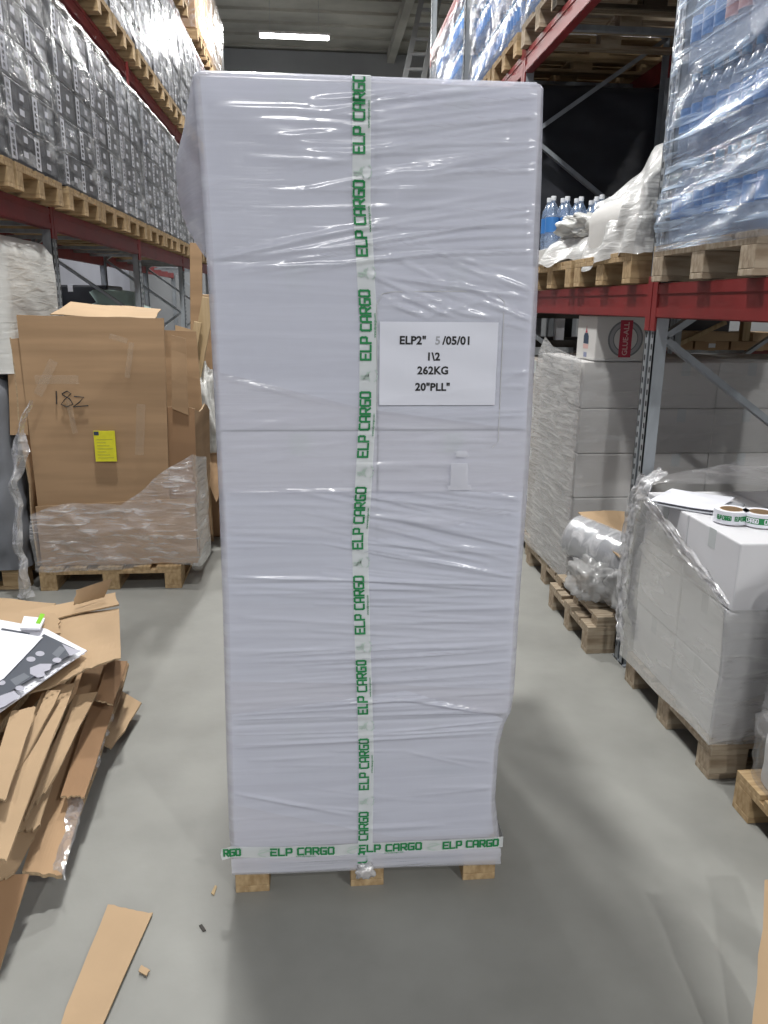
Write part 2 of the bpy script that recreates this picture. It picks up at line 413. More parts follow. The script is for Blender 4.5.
def lamp(i, x, y, z, w, kind):
    if kind == 'tube':
        t = thing('ceiling_tube_light', 'lit white ceiling tube light glowing above the aisle at the far end', 'ceiling light', (x, y, z))
        MB().box(-.74, .74, -.08, .08, .05, .10).build('housing', M['lamp_body'], t, bevel=.01)
        for yy in (-.04, .04): MB().tube([(-.70, yy, .015), (.70, yy, .015)], .026, 10).build('tube', M['lamp'], t)
        for xx in (-.72, .72): MB().box(xx-.012, xx+.012, -.07, .07, -.01, .06).build('end_socket', M['lamp_body'], t)
        for xx in (-.5, .5): MB().tube([(xx, 0, .10), (xx, 0, 7.80-z)], .004, 6).build('suspension_rod', M['steel'], t)
    else:
        lab = {0: 'round bay lamp hanging over the wrapped load, above the frame', 1: 'round bay lamp over the aisle beyond the wrapped load, above the frame',
               2: 'round bay lamp deep down the aisle, above the frame', 4: 'round bay lamp behind the camera toward the right rack', 5: 'round bay lamp behind the camera over the aisle',
               6: 'round bay lamp over the next aisle right', 7: 'round bay lamp over the space behind the left rack'}[i]
        t = thing('bay_lamp', lab, 'ceiling light', (x, y, z), group='bay lamps of the hall')
        MB().lathe([(.24, .0), (.235, .03), (.13, .16), (.10, .17), (.10, .26), (.0, .26)], 28).build('lamp_shade', M['lamp_body'], t, smooth=True)
        MB().lathe([(.0, .012), (.22, .012), (.22, .02), (.0, .02)], 28).build('diffuser', M['lamp'], t)
        MB().tube([(0, 0, .26), (0, 0, 7.80-z)], .008, 6).build('suspension_rod', M['steel'], t)
    ld = bpy.data.lights.new('lamp_glow', 'AREA')
    if kind == 'tube': ld.shape = 'RECTANGLE'; ld.size = 1.4; ld.size_y = .16
    else: ld.shape = 'DISK'; ld.size = .4
    ld.energy = w; ld.color = (1, .995, .975)
    lo = bpy.data.objects.new('lamp_glow', ld); col.objects.link(lo); lo.parent = t; lo.location = (0, 0, -.03)
for i, tb in enumerate(LAMPS): lamp(i, *tb)
# cable and ladder at the far end
tag(MB().tube([(-5, 20.8, 7.02), (-1.5, 20.8, 6.93), (1.2, 20.8, 6.80), (5, 20.8, 6.72)], .03, 8).build('cable_conduit', M['steel']),
    'thin dark cable running across under the ceiling behind the far tube light', 'cable')
lad = thing('metal_ladder', 'grey metal ladder leaning on the far wall beside the right rack', 'ladder')
a0, a1 = on_y(402, 92, 16.5), on_y(424, -12, 17.4); b0, b1 = on_y(421, 92, 16.5), on_y(441, -12, 17.4)
MB().bar(a0, a1, .10, .06, (0, 1, 0)).build('rail', M['wall'], lad); MB().bar(b0, b1, .10, .06, (0, 1, 0)).build('rail', M['wall'], lad)
for k in range(7):
    t = (k+.5)/7; MB().bar(a0.lerp(a1, t), b0.lerp(b1, t), .06, .05).build('rung', M['wall'], lad)

# ================================================================ RACKS
def post(mb, x, y, z0, z1, face, slots=True):
    """omega-section rack upright with two rows of punched slots on the aisle face; face = -1/1: aisle direction on x"""
    w, t, dp = .10, .006, .06
    mb.box(min(x, x-face*t), max(x, x-face*t), y-w/2, y-.012, z0, z1); mb.box(min(x, x-face*t), max(x, x-face*t), y+.012, y+w/2, z0, z1)
    xa, xb = sorted((x-face*.02, x-face*.026)); mb.box(xa, xb, y-.018, y+.018, z0, z1)
    xa, xb = sorted((x, x-face*dp))
    mb.box(xa, xb, y-w/2, y-w/2+t, z0, z1); mb.box(xa, xb, y+w/2-t, y+w/2, z0, z1)
def slots(mb, x, y, z0, z1, face):
    n = int((z1-z0)/.05)
    for i in range(n):
        z = z0+.02+i*.05
        for s in (-1, 1):
            xa, xb = sorted((x+face*.0006, x-face*.004))
            mb.box(xa, xb, y+s*.031-.007, y+s*.031+.007, z, z+.024)
def beam(mb, x, y0, y1, z0, z1, face):
    xa, xb = sorted((x, x-face*.05)); mb.box(xa, xb, y0, y1, z0, z1)
    h = z1-z0
    xa, xb = sorted((x+face*.004, x)); mb.box(xa, xb, y0, y1, z0+.005, z0+h*.30); mb.box(xa, xb, y0, y1, z1-h*.30, z1-.005)
def rack(label, xf, depth, face, posts, levels, tops, conn=True):
    r = thing('pallet_rack', label, 'pallet rack', (0, 0, 0))
    xb = xf - face*depth
    for i, y in enumerate(posts):
        zt = tops[i]
        p = MB(); post(p, xf, y, 0, zt, face); po = p.build('upright_post', M['steel'], r)
        s_ = MB(); slots(s_, xf, y, .05, zt, face); s_.build('slot_marking', M['slot'], po)['kind'] = 'stuff'
        fx, fy = xf-face*.05, y
        MB().box(min(xf, xf-face*.12), max(xf, xf-face*.12), y-.07, y+.07, 0, .008).build('foot_plate', M['steel'], po)
        p = MB(); post(p, xb, y, 0, zt, -face); p.build('upright_post', M['steel'], r)
        z = .27; k = 1
        while z < zt-.65:
            x1, x2 = (xf-face*.06, xb+face*.06)
            za, zb = (z, z+.65) if k % 2 else (z+.65, z)
            MB().bar((x1, y, za), (x2, y, zb), .028, .045, (0, 1, 0)).build('diagonal_brace', M['steel'], r)
            z += .65; k += 1
        for (z0, z1, ya, yb) in levels:
            if ya-.2 < y < yb+.2:
                mbc = MB()
                xa, xb_ = sorted((xf+face*.006, xf-face*.004))
                if y-.2 > ya: mbc.box(xa, xb_, y-.052, y-.004, z0-.055, z1+.03)
                if y+.2 < yb: mbc.box(xa, xb_, y+.004, y+.052, z0-.055, z1+.03)
                mbc.build('beam_connector', M['red'], r, bevel=.001)
    for (z0, z1, ya, yb) in levels:
        ps = [p for p in posts if ya-.2 < p < yb+.2]
        for a, b in zip(ps, ps[1:]):
            m_ = MB(); beam(m_, xf, a+.05, b-.05, z0, z1, face); m_.build('beam', M['red'], r)
            m_ = MB(); beam(m_, xb, a+.05, b-.05, z0, z1, -face); m_.build('beam', M['red'], r)
            for q in (.25, .5, .75):
                yy = a+(b-a)*q
                xa, xb_ = sorted((xf-face*.05, xb+face*.05)); MB().box(xa, xb_, yy-.02, yy+.02, z1-.05, z1-.02).build('support_bar', M['steel'], r)
    return r
XL, XR = -1.70, 1.48
LP = [2.93, 5.53, 8.12, 10.75, 13.35, 15.9]
rack('red and grey pallet rack along the left side of the aisle', XL, 1.05, 1, LP,
     [(2.15, 2.28, 2.93, 15.9), (3.70, 3.82, 2.93, 13.35), (5.20, 5.31, 8.12, 15.9)], [6.0]*5+[6.15])
RP = [0.95, 3.38, 5.88, 8.30, 10.6]
rack('red and grey pallet rack along the right side of the aisle', XR, 1.07, -1, RP,
     [(1.655, 1.80, 0.95, 10.6), (3.26, 3.40, 1.02, 8.30), (4.60, 4.74, 5.88, 10.6)], [4.72, 4.72, 4.9, 5.2, 6.4])
rack('dark pallet rack of the next aisle behind the right rack', 3.95, 1.05, 1, [1.0, 3.6, 6.2, 8.8], [(1.27, 1.35, 1.0, 8.8), (3.0, 3.1, 1.0, 8.8)], [4.5]*4)

# ================================================================ LEFT RACK GOODS
def drink_carton_proto(w, h, d, shade):
    """front faces +x; w along y"""
    b = MB().box(-d, 0, -w/2, w/2, 0, h).build('drink_carton', M['black_carton'], bevel=.006)
    l = MB().box(0, .0012, -w/2+.015, -w/2+.095, .02, h-.015).build('label_strip', M['label_white'], b)
    t = MB()
    rnd = random.Random(shade)
    for k in range(5):
        z = .035+k*(h-.06)/5; t.box(.0012, .0018, -w/2+.035, -w/2+.06+rnd.random()*.02, z, z+(h-.06)/8)
    t.build('lettering', M['ink'], l)
    p = MB()
    y = -w/2+.115
    for ww in ((w-.15)*.28, (w-.15)*.20, (w-.15)*.40):
        for (za, zb) in ((.03, h*.45), (h*.52, h-.025)):
            p.box(0, .001, y, y+ww, za, zb)
        y += ww+.012
    p.build('silver_panel', M[['grey_print', 'dim_print', 'bright_print', 'dim_print'][shade % 4]], b)
    q = MB(); q.box(.001, .0016, .0, w*.18, h*.25, h*.4); q.box(.001, .0016, .02, w*.2, h*.62, h*.78)
    q.build('pale_mark', M['label_white'], b)
    return b
CW, CH, CD = .405, .213, .56
cart = [drink_carton_proto(CW, CH, CD, s) for s in (1, 2, 3, 4)]
used_c = [False]*4
def put_carton(k, loc, label, group):
    if not used_c[k]: o = cart[k]; used_c[k] = True
    else: o = copy_tree(cart[k])
    o.location = loc; return tag(o, label, 'carton', group)
shellA = [shell_mesh('stretch_film', M['film_shiny'], 1.14, .855, .0, 1.10, r=.02, amp=.022, step=.04, seed=s, lump=.012, ridge=4) for s in range(3)]
LAY = ['bottom', 'second', 'middle', 'fourth', 'top']
def left_load(y0, z, w, name, k, rows=5, sh=0):
    yc = y0+w/2
    pallet((-1.60-.6, yc, z), R(90), f'wooden pallet under the {name}', 'pallets on the left rack')
    for r_ in range(rows):
        for c_ in range(2):
            yy = yc + (-.5+c_)*.412 + random.uniform(-.006, .006)
            put_carton(random.randrange(4), (-1.615+random.uniform(-.008, .006), yy, z+.144+r_*(CH+.003)),
                       f"black silver-print carton, {LAY[r_] if rows==5 else ORD[r_]} layer, {'near' if c_==0 else 'far'} column, {name}", f'cartons of the {name}')
    f = link('stretch_film', shellA[sh % 3], None, (-1.59-.57, yc, z+.145)); tag(f, f'shiny clear film around the {name}', 'stretch film', 'films on the left rack')
bays = [(2.98, 5.48), (5.58, 8.07), (8.17, 10.70), (10.80, 13.30)]
ys = []
for (a, b) in bays:
    for q in range(3): ys.append((a + q*(b-a)/3 + .005, (b-a)/3-.01))
for i, (y0, w) in enumerate(ys[1:12]):
    left_load(y0, 2.285, w, f'{ORD[i]} wrapped load on the lower left shelf', i, 5, i)
for i, (y0, w) in enumerate(ys[3:12]):
    left_load(y0, 3.825, w, f'{ORD[i]} wrapped load on the upper left shelf', i, 5, i+1)
bcart = MB().box(-.55, 0, -.2, .2, 0, .38).mesh('brown_carton', M['carton'], bevel=.008)
btape = MB().box(0.0005, .002, -.025, .025, .12, .379).mesh('packing_tape', M['carton_light'])
for i, (y0, w) in enumerate(((10.85, .82), (12.5, .82), (13.45, .82), (14.3, .82), (15.0, .82))):
    nm = f'{ORD[i]} load on the top left shelf'
    pallet((-1.60-.6, y0+w/2, 5.315), R(90), f'wooden pallet under the {nm}', 'pallets on the left rack')
    for r_ in range(3):
        for c_ in range(2):
            o = link('brown_carton', bcart, None, (-1.615-.02*random.random(), y0+.2+.42*c_, 5.46+r_*.383))
            tag(o, f"brown carton, {['bottom','middle','top'][r_]} layer, {'near' if c_==0 else 'far'} column, {nm}", 'carton', f'cartons of the {nm}')
            link('packing_tape', btape, o)
    f = link('stretch_film', shellA[i % 3], None, (-2.16, y0+w/2, 5.46)); tag(f, f'clear film around the {nm}', 'stretch film', 'films on the left rack')

# ---- under the left rack
pallet((-2.36, 4.98, 0), R(90), 'wooden pallet under the dark bundle and white block behind the cardboard bin')
o = link('grey_bundle', shell_mesh('grey_bundle', M['grey_goods'], 1.12, .86, 0, 1.12, r=.06, amp=.02, step=.05, seed=33, lump=.03), None, (-2.33, 4.98, .144))
tag(o, 'dark grey wrapped bundle at the left picture edge under the white block', 'wrapped goods')
o = link('wrapped_block', shell_mesh('wrapped_block', M['film_white'], 1.10, .88, 0, .72, r=.06, amp=.007, step=.04, seed=21, lump=.015, ridge=5), None, (-2.235, 5.0, 1.30))
tag(o, 'white film-wrapped block under the left rack behind the cardboard bin', 'wrapped goods')
MB().box(-.50, .50, -.40, .40, .01, .70).build('white_contents', M['rack_carton'], o, bevel=.03)
def carton_pile(name, label, loc, dims, m, tape=None, rz=0., cat='carton', group=None):
    o = MB().box(-dims[0]/2, dims[0]/2, -dims[1]/2, dims[1]/2, 0, dims[2]).build(name, m, bevel=min(dims)*.03)
    o.location = loc; o.rotation_euler = (0, 0, rz); tag(o, label, cat, group)
    if tape:
        MB().box(-.03, .03, -dims[1]/2-.001, dims[1]/2+.001, dims[2]-.08, dims[2]+.001).build('packing_tape', tape, o)
    return o
carton_pile('grey_crate', 'dark grey crate on a pallet under the left rack, seen past the second post', (-3.35, 8.0, .145), (.9, .8, 1.5), M['grey_goods'], M['label_white'])
pallet((-3.35, 8.0, 0), R(90), 'pallet under the dark grey crate beyond the left rack')
carton_pile('grey_crate', 'dark grey crate farther along under the left rack near the third post', (-3.0, 10.6, .145), (.9, .8, 1.75), M['dark_goods'], M['label_white'])
pallet((-3.0, 10.6, 0), R(90), 'pallet under the far dark crate beyond the left rack')
carton_pile('blue_grey_block', 'pale blue wrapped block behind the left rack between its posts', (-3.6, 9.4, .145), (1.1, .8, 1.62), mat('pale_blue_wrap', (.36, .40, .52), .5, var=.2, vscale=6), M['label_white'], cat='wrapped goods')
pallet((-3.6, 9.4, 0), R(90), 'pallet under the pale blue block behind the left rack')
o = link('sack_bundle', shell_mesh('sack_bundle', M['teal'], .75, .7, 0, 1.55, r=.2, amp=.03, step=.05, seed=31, lump=.06, taper=.25), None, (-2.05, 8.6, .144))
tag(o, 'pale green plastic-covered bundle under the left rack by its third post', 'sack')
pallet((-2.1, 8.6, 0), R(90), 'pallet under the pale green bundle by the third left post')


# ================================================================ CARDBOARD BIN (pallet with big upright cardboard)
def slab(corners, t=.006, nu=10, nv=4, jag=(0, 0, 0, 0), wav=.0, seed=0, mb=None, nrm=None):
    """corrugated sheet from 4 corners (u along 0->1, v along 0->3); jag roughens the edges v0, u1, v1, u0; wav makes it uneven"""
    A, B, Cc, D = [Vector(p) for p in corners]
    n = nrm or ((B-A).cross(D-A)).normalized()
    n = Vector(n)
    rnd = random.Random(seed)
    top = []
    for j in range(nv+1):
        row = []
        for i in range(nu+1):
            u, v = i/nu, j/nv
            p = (A*(1-u)+B*u)*(1-v) + (D*(1-u)+Cc*u)*v
            if j == 0: p += (D-A).normalized()*jag[0]*(.45*rnd.random()+.7*(.5+nz(i*.35, seed, 1)))
            if j == nv: p -= (D-A).normalized()*jag[2]*(.45*rnd.random()+.7*(.5+nz(i*.35, seed, 2)))
            if i == 0: p += (B-A).normalized()*jag[3]*rnd.random()
            if i == nu: p -= (B-A).normalized()*jag[1]*rnd.random()
            if wav: p += n*wav*nz(p.x*4, p.y*4, p.z*4, seed)
            row.append(p)
        top.append(row)
    mb = mb or MB()
    bot = [[p-n*t for p in r] for r in top]
    mb.grid(top, 0); mb.grid([r[::-1] for r in bot], 0)
    per = [top[0][i] for i in range(nu+1)] + [top[j][nu] for j in range(1, nv+1)] + [top[nv][i] for i in range(nu-1, -1, -1)] + [top[j][0] for j in range(nv-1, 0, -1)]
    mb.grid([per, [p-n*t for p in per]], 1, wrap=True)
    return mb
CB = [M['carton'], M['carton_edge']]
CBL = [M['carton_light'], M['carton_edge']]
CBD = [M['carton_dark'], M['carton_edge']]
YB = 4.56
pallet((-1.255, YB+.535, 0), R(0), 'wooden pallet under the tall brown cardboard bin', proto=PAL_L)
PALB = None
bin_ = thing('cardboard_bin', 'tall brown cardboard bin on a pallet with yellow sticker and handwritten mark', 'cardboard bin', (0, 0, 0))
slab([(-1.655, YB+.03, .50), (-.885, YB+.03, .50), (-.845, YB-.0, 1.615), (-1.645, YB+.0, 1.625)], .008, 12, 12, wav=.004, seed=3, jag=(0, 0, .004, 0)).build('front_panel', CB, bin_)
slab([(-1.66, YB+.62, .15), (-.72, YB+.62, .15), (-.76, YB+.62, 1.52), (-1.66, YB+.62, 1.55)], .008, 8, 8, wav=.02, seed=4).build('rear_panel', CB, bin_)
slab([(-1.675, YB+.02, .15), (-1.675, YB+.62, .15), (-1.69, YB+.62, 1.50), (-1.70, YB+.02, 1.50)], .008, 6, 8, wav=.02, seed=5).build('side_panel', CB, bin_)
slab([(-.735, YB+.06, .15), (-.735, YB+.62, .15), (-.70, YB+.62, 1.05), (-.715, YB+.06, 1.12)], .008, 6, 8, wav=.015, seed=6, jag=(0, 0, .05, 0)).build('side_panel', CB, bin_)
slab([(-.93, YB+.045, .45), (-.725, YB+.055, .45), (-.71, YB+.055, 1.10), (-.90, YB+.045, 1.14)], .007, 5, 6, wav=.012, seed=7, jag=(0, 0, .03, 0)).build('corner_flap', CBD, bin_)
slab([(-.835, YB+.03, 1.10), (-.745, YB+.04, 1.06), (-.735, YB+.03, 1.50), (-.815, YB+.03, 1.52)], .007, 3, 5, wav=.01, seed=8).build('side_strip', CB, bin_)
slab([(-1.665, YB+.02, .15), (-.735, YB+.02, .15), (-.735, YB+.02, .56), (-1.665, YB+.02, .52)], .008, 10, 4, wav=.01, seed=9).build('lower_panel', CB, bin_)
slab([(-1.76, YB+.02, .95), (-1.66, YB+.02, .95), (-1.63, YB+.02, 1.50), (-1.72, YB+.02, 1.49)], .007, 3, 5, wav=.01, seed=10).build('side_strip', CB, bin_)
slab([(-1.47, YB+.02, 1.625), (-.90, YB+.02, 1.615), (-.95, YB+.5, 1.66), (-1.47, YB+.42, 1.70)], .006, 8, 4, wav=.02, seed=11).build('top_flap', CBL, bin_)
def bf(y): return lambda u, v: None
st = MB().box(-1.285, -1.165, YB-.006, YB+.002, .795, .975).build('yellow_sticker', M['yellow'], bin_)
q = MB()
for k in range(7): q.box(-1.27, -1.18-.02*(k % 3), YB-.0066, YB-.006, .815+k*.018, .819+k*.018)
q.build('printed_line', mat('sticker_print', (.45, .43, .05), .6), st)
MB().box(-1.283, -1.255, YB-.0066, YB-.006, .950, .972).build('corner_mark', M['navy'], st)
hw = MB()
for pl in ([(-1.47, 1.205), (-1.475, 1.13)], [(-1.44, 1.19), (-1.41, 1.205), (-1.39, 1.19), (-1.43, 1.155), (-1.45, 1.13), (-1.42, 1.115), (-1.385, 1.13), (-1.40, 1.16), (-1.44, 1.185)],
           [(-1.375, 1.175), (-1.32, 1.17), (-1.35, 1.14), (-1.385, 1.115), (-1.30, 1.122)]):
    hw.tube([(x, YB-.004, z) for x, z in pl], .0036, 5)
hw.build('handwriting', M['ink'], bin_)
for (x, z, w, h, a) in ((-1.52, 1.28, .05, .22, .5), (-1.40, 1.06, .03, .20, -.1), (-1.05, 1.38, .03, .2, .2), (-1.10, 1.50, .10, .03, .3), (-1.46, 1.27, .24, .05, 0), (-1.02, .98, .05, .3, .1)):
    m_ = Matrix.Translation((x, YB+.03-.03*(z-.5)/1.12-.0145, z)) @ Matrix.Rotation(a, 4, 'Y')
    MB().box(-w/2, w/2, -.001, .001, -h/2, h/2, 0, m_).build('packing_tape', M['bin_tape'], bin_)
# torn film round the bottom
def film_sheet(name, P, m, amp=.02, seed=0, freq=5, n=None):
    """P: coarse grid of 3D points, refined bilinearly and crumpled"""
    nr, nc = len(P), len(P[0]); k = n or 10; rows = []
    for i in range((nr-1)*k+1):
        a, fa = min(i//k, nr-2), 0; fa = i/k-a; row = []
        for j in range((nc-1)*k+1):
            b = min(j//k, nc-2); fb = j/k-b
            p = (Vector(P[a][b])*(1-fb)+Vector(P[a][b+1])*fb)*(1-fa) + (Vector(P[a+1][b])*(1-fb)+Vector(P[a+1][b+1])*fb)*fa
            d = Vector((nz(p.x*freq, p.y*freq, p.z*freq, seed), nz(p.y*freq, p.z*freq, p.x*freq, seed+2), nz(p.z*freq, p.x*freq, p.y*freq, seed+5)))
            rg = (1-abs(nz(p.x*freq*2, p.y*freq*2, p.z*freq*2, seed+9)))**3
            row.append(p + d*amp + Vector((0, -1, 0))*rg*amp*.5)
        rows.append(row)
    return MB().grid(rows).build(name, m, None, smooth=True, recalc=False)
y = YB-.025
f = film_sheet('torn_film', [[(-1.69, y, .49), (-1.45, y, .54), (-1.15, y, .54), (-.95, y-.02, .70), (-.71, y-.02, .84), (-.68, y+.25, .78)],
                             [(-1.69, y-.01, .34), (-1.45, y-.02, .36), (-1.15, y-.03, .38), (-.95, y-.06, .36), (-.71, y-.07, .42), (-.68, y+.25, .42)],
                             [(-1.68, y, .14), (-1.45, y, .13), (-1.15, y, .13), (-.95, y-.02, .17), (-.70, y-.03, .15), (-.68, y+.25, .16)]], M['film_drape'], .03, 41, 4, 14)
tag(f, 'torn clear film wrapped around the bottom of the brown cardboard bin', 'stretch film')
# hanging ribbon of film at its left
P = []
for (px, py, w) in ((28, 400, .02), (22, 430, .03), (22, 452, .10), (15, 480, .05), (18, 520, .05), (22, 560, .055), (26, 590, .06), (30, 604, .10)):
    p = on_y(px, py, 4.42); P.append([p+Vector((-w*.5, 0, 0)), p+Vector((0, -.03, 0)), p+Vector((w*.5, 0, 0))])
P[-1] = [Vector((p.x, p.y, .012)) for p in P[-1]]
f = film_sheet('film_ribbon', P, M['film_rope'], .03, 44, 9, 8)
tag(f, 'twisted ribbon of clear film hanging to the floor left of the cardboard bin', 'stretch film')
# clutter right of the bin
def board(name, label, px0, px1, y0, y1, w, t, m, cat, upv=(0, 1, 0)):
    a, b = on_y(*px0, y0), on_y(*px1, y1)
    a = b + (a-b)*((b.z-.012)/(b.z-a.z))
    return tag(MB().bar(a, b, w, t, upv).build(name, m, bevel=.003), label, cat)
board('wooden_plank', 'long bare plank leaning right of the cardboard bin, taller of two', (186, 424), (209, 298), 5.34, 5.34, .085, .022, M['plank'], 'plank')
board('wooden_plank', 'shorter dark-edged plank leaning right of the cardboard bin', (183, 412), (198, 322), 5.29, 5.29, .05, .022, M['plank'], 'plank')
board('cardboard_strip', 'tall narrow cardboard strip standing against the left rack beside wrapped pallet', (197, 420), (196, 243), 6.1, 6.1, .09, .012, M['carton'], 'cardboard')
bo = pallet((-.55, 7.05, 0), R(0), 'pallet under the brown cartons between bin and wrapped pallet', proto=PAL_S)
n = 0
for z, hh, xo in ((.145, .34, 0), (.487, .36, .02), (.85, .30, -.01), (1.152, .33, .015), (1.485, .28, 0)):
    carton_pile('brown_carton', f"brown carton, {ORD[n]} from the floor in the stack behind the leaning planks", (-.58+xo, 7.0, z), (.74, .7, hh), M['carton'] if n % 2 else M['carton_light'], M['carton_light'], group='brown cartons behind the planks'); n += 1
o = link('plastic_bag', blob_mesh('plastic_bag', M['film_white'], .085, .16, .30, .35, 52), None, (-.72, 5.45, .68)); o.rotation_euler = (0, R(-8), 0)
tag(o, 'white plastic bag slumped on the folded cardboard right of the bin', 'bag')
tag(slab([(-.80, 5.30, .66), (-.70, 5.26, .36), (-.60, 5.34, .58), (-.62, 5.5, .72)], .008, 5, 4, wav=.02, seed=55).build('cardboard_piece', CB), 'folded cardboard piece hanging below the white plastic bag', 'cardboard')
tag(slab([(-.98, 5.52, .0), (-.76, 5.52, .0), (-.78, 5.52, 1.50), (-.95, 5.52, 1.55)], .008, 5, 4, wav=.02, seed=56).build('cardboard_piece', CBL), 'tall light cardboard piece standing behind the bin right corner', 'cardboard')
tag(MB().box(-.98, -.62, 5.62, 5.95, .0, .685).build('cardboard_box', M['carton_dark'], bevel=.01), 'dark brown box under the white plastic bag behind the bin', 'box')

# ================================================================ MAIN LOAD
Y0, Y1, ZB, ZT = 1.945, 3.10, .075, 2.203
pallet((.137, Y0+.004+.6, 0), 0, 'wooden pallet under the tall white wrapped load in the aisle', proto=PAL_S)
zr = [0.05, .14, .28, .46, .53, .57, .64, .92, 1.23, 1.38, 1.71, 2.0, 2.21]
xr_ = [.538, .540, .520, .522, .535, .552, .558, .558, .562, .562, .558, .550, .541]
zl = [0.05, .12, .19, .45, .58, .94, 1.21, 1.47, 1.71, 1.93, 2.2]
xl_ = [-.258, -.262, -.268, -.265, -.262, -.255, -.252, -.252, -.253, -.258, -.267]
def xrf(z): return np.interp(z, zr, xr_)
def xlf(z): return np.interp(z, zl, xl_)
rng = np.random.RandomState(11)
RID = []
def ridges(n, x0, x1, z0, z1, s0, s1, a0, a1, w0, w1, l0, l1):
    for _ in range(n):
        RID.append((rng.uniform(x0, x1), rng.uniform(z0, z1), rng.uniform(s0, s1), rng.uniform(a0, a1), rng.uniform(w0, w1), rng.uniform(l0, l1)))
ridges(62, .12, .52, 1.80, 2.18, .02, .20, .0010, .0030, .0022, .006, .12, .32)
ridges(24, .20, .50, 1.66, 1.80, -.5, -.2, .001, .003, .003, .007, .06, .16)
ridges(14, .20, .55, 1.45, 1.75, -.25, .3, .001, .0028, .003, .006, .05, .12)
ridges(40, .14, .50, .98, 1.24, -.28, -.10, .0012, .0030, .0022, .006, .10, .26)
ridges(46, -.20, .50, .52, .80, -.02, .07, .0008, .0024, .0022, .005, .15, .4)
ridges(26, .12, .50, .78, 1.0, -.10, .02, .0008, .002, .003, .006, .15, .3)
ridges(10, -.05, .12, 2.0, 2.17, -.05, .05, .001, .003, .004, .008, .08, .2)
ridges(8, -.12, .12, 1.78, 1.92, .10, .28, .001, .003, .003, .006, .12, .22)
ridges(14, -.22, .10, 1.30, 1.50, -.1, .25, .0006, .0016, .003, .006, .08, .2)
ridges(26, -.24, .10, .80, 1.25, -.10, .02, .0006, .0016, .003, .007, .1, .3)
ridges(12, -.2, .5, .16, .5, -.3, .12, .0005, .0014, .003, .008, .1, .25)
ridges(28, .15, .52, 1.24, 1.45, -.10, .05, .001, .0022, .003, .006, .08, .2)
RID += [(-.07, 1.485, -.24, .005, .005, .17), (-.09, 1.83, .20, .005, .006, .18), (.0, 1.79, .06, .004, .004, .14), (.33, 1.745, -.13, .005, .006, .2),
        (.13, 1.232, 0.0, .004, .004, .42), (.13, .985, -.05, .0035, .004, .40), (-.1, .31, -.27, .003, .006, .2), (.38, .60, -.20, .005, .006, .17), (.14, .505, .02, .003, .006, .4),
        (-.1, 1.35, .04, .003, .004, .17), (-.02, 2.05, -.42, .003, .03, .22), (.30, 2.0, .55, .003, .03, .16)]
SEAMS = (.563, .982, 1.388, 1.797)
def disp(x, z):
    d = np.zeros_like(x)
    for (cx, cz, s, a, w, l) in RID:
        a = a*(1.7 if cx > .11 else 1.25)
        e = (z-cz-s*(x-cx))/w; f = np.clip(1-np.abs(x-cx)/l, 0, 1)
        d += a*np.exp(-np.clip(e*e, 0, 30))*np.sqrt(f)
    for s in SEAMS: d -= .0022*np.exp(-((z-s)/.006)**2)
    inside = np.clip((.150-np.abs(x-.308))/.02+1, 0, 1)*np.clip((.105-np.abs(z-1.558))/.02+1, 0, 1)
    return np.clip(d, -.003, .011)*(1-inside)
def front_y(x, z):
    return Y0 - .006 - float(disp(np.array([x]), np.array([z]))[0])
load = thing('wrapped_load', 'tall white film-wrapped load of cartons on a pallet in the middle of the aisle', 'wrapped load', (0, 0, 0))
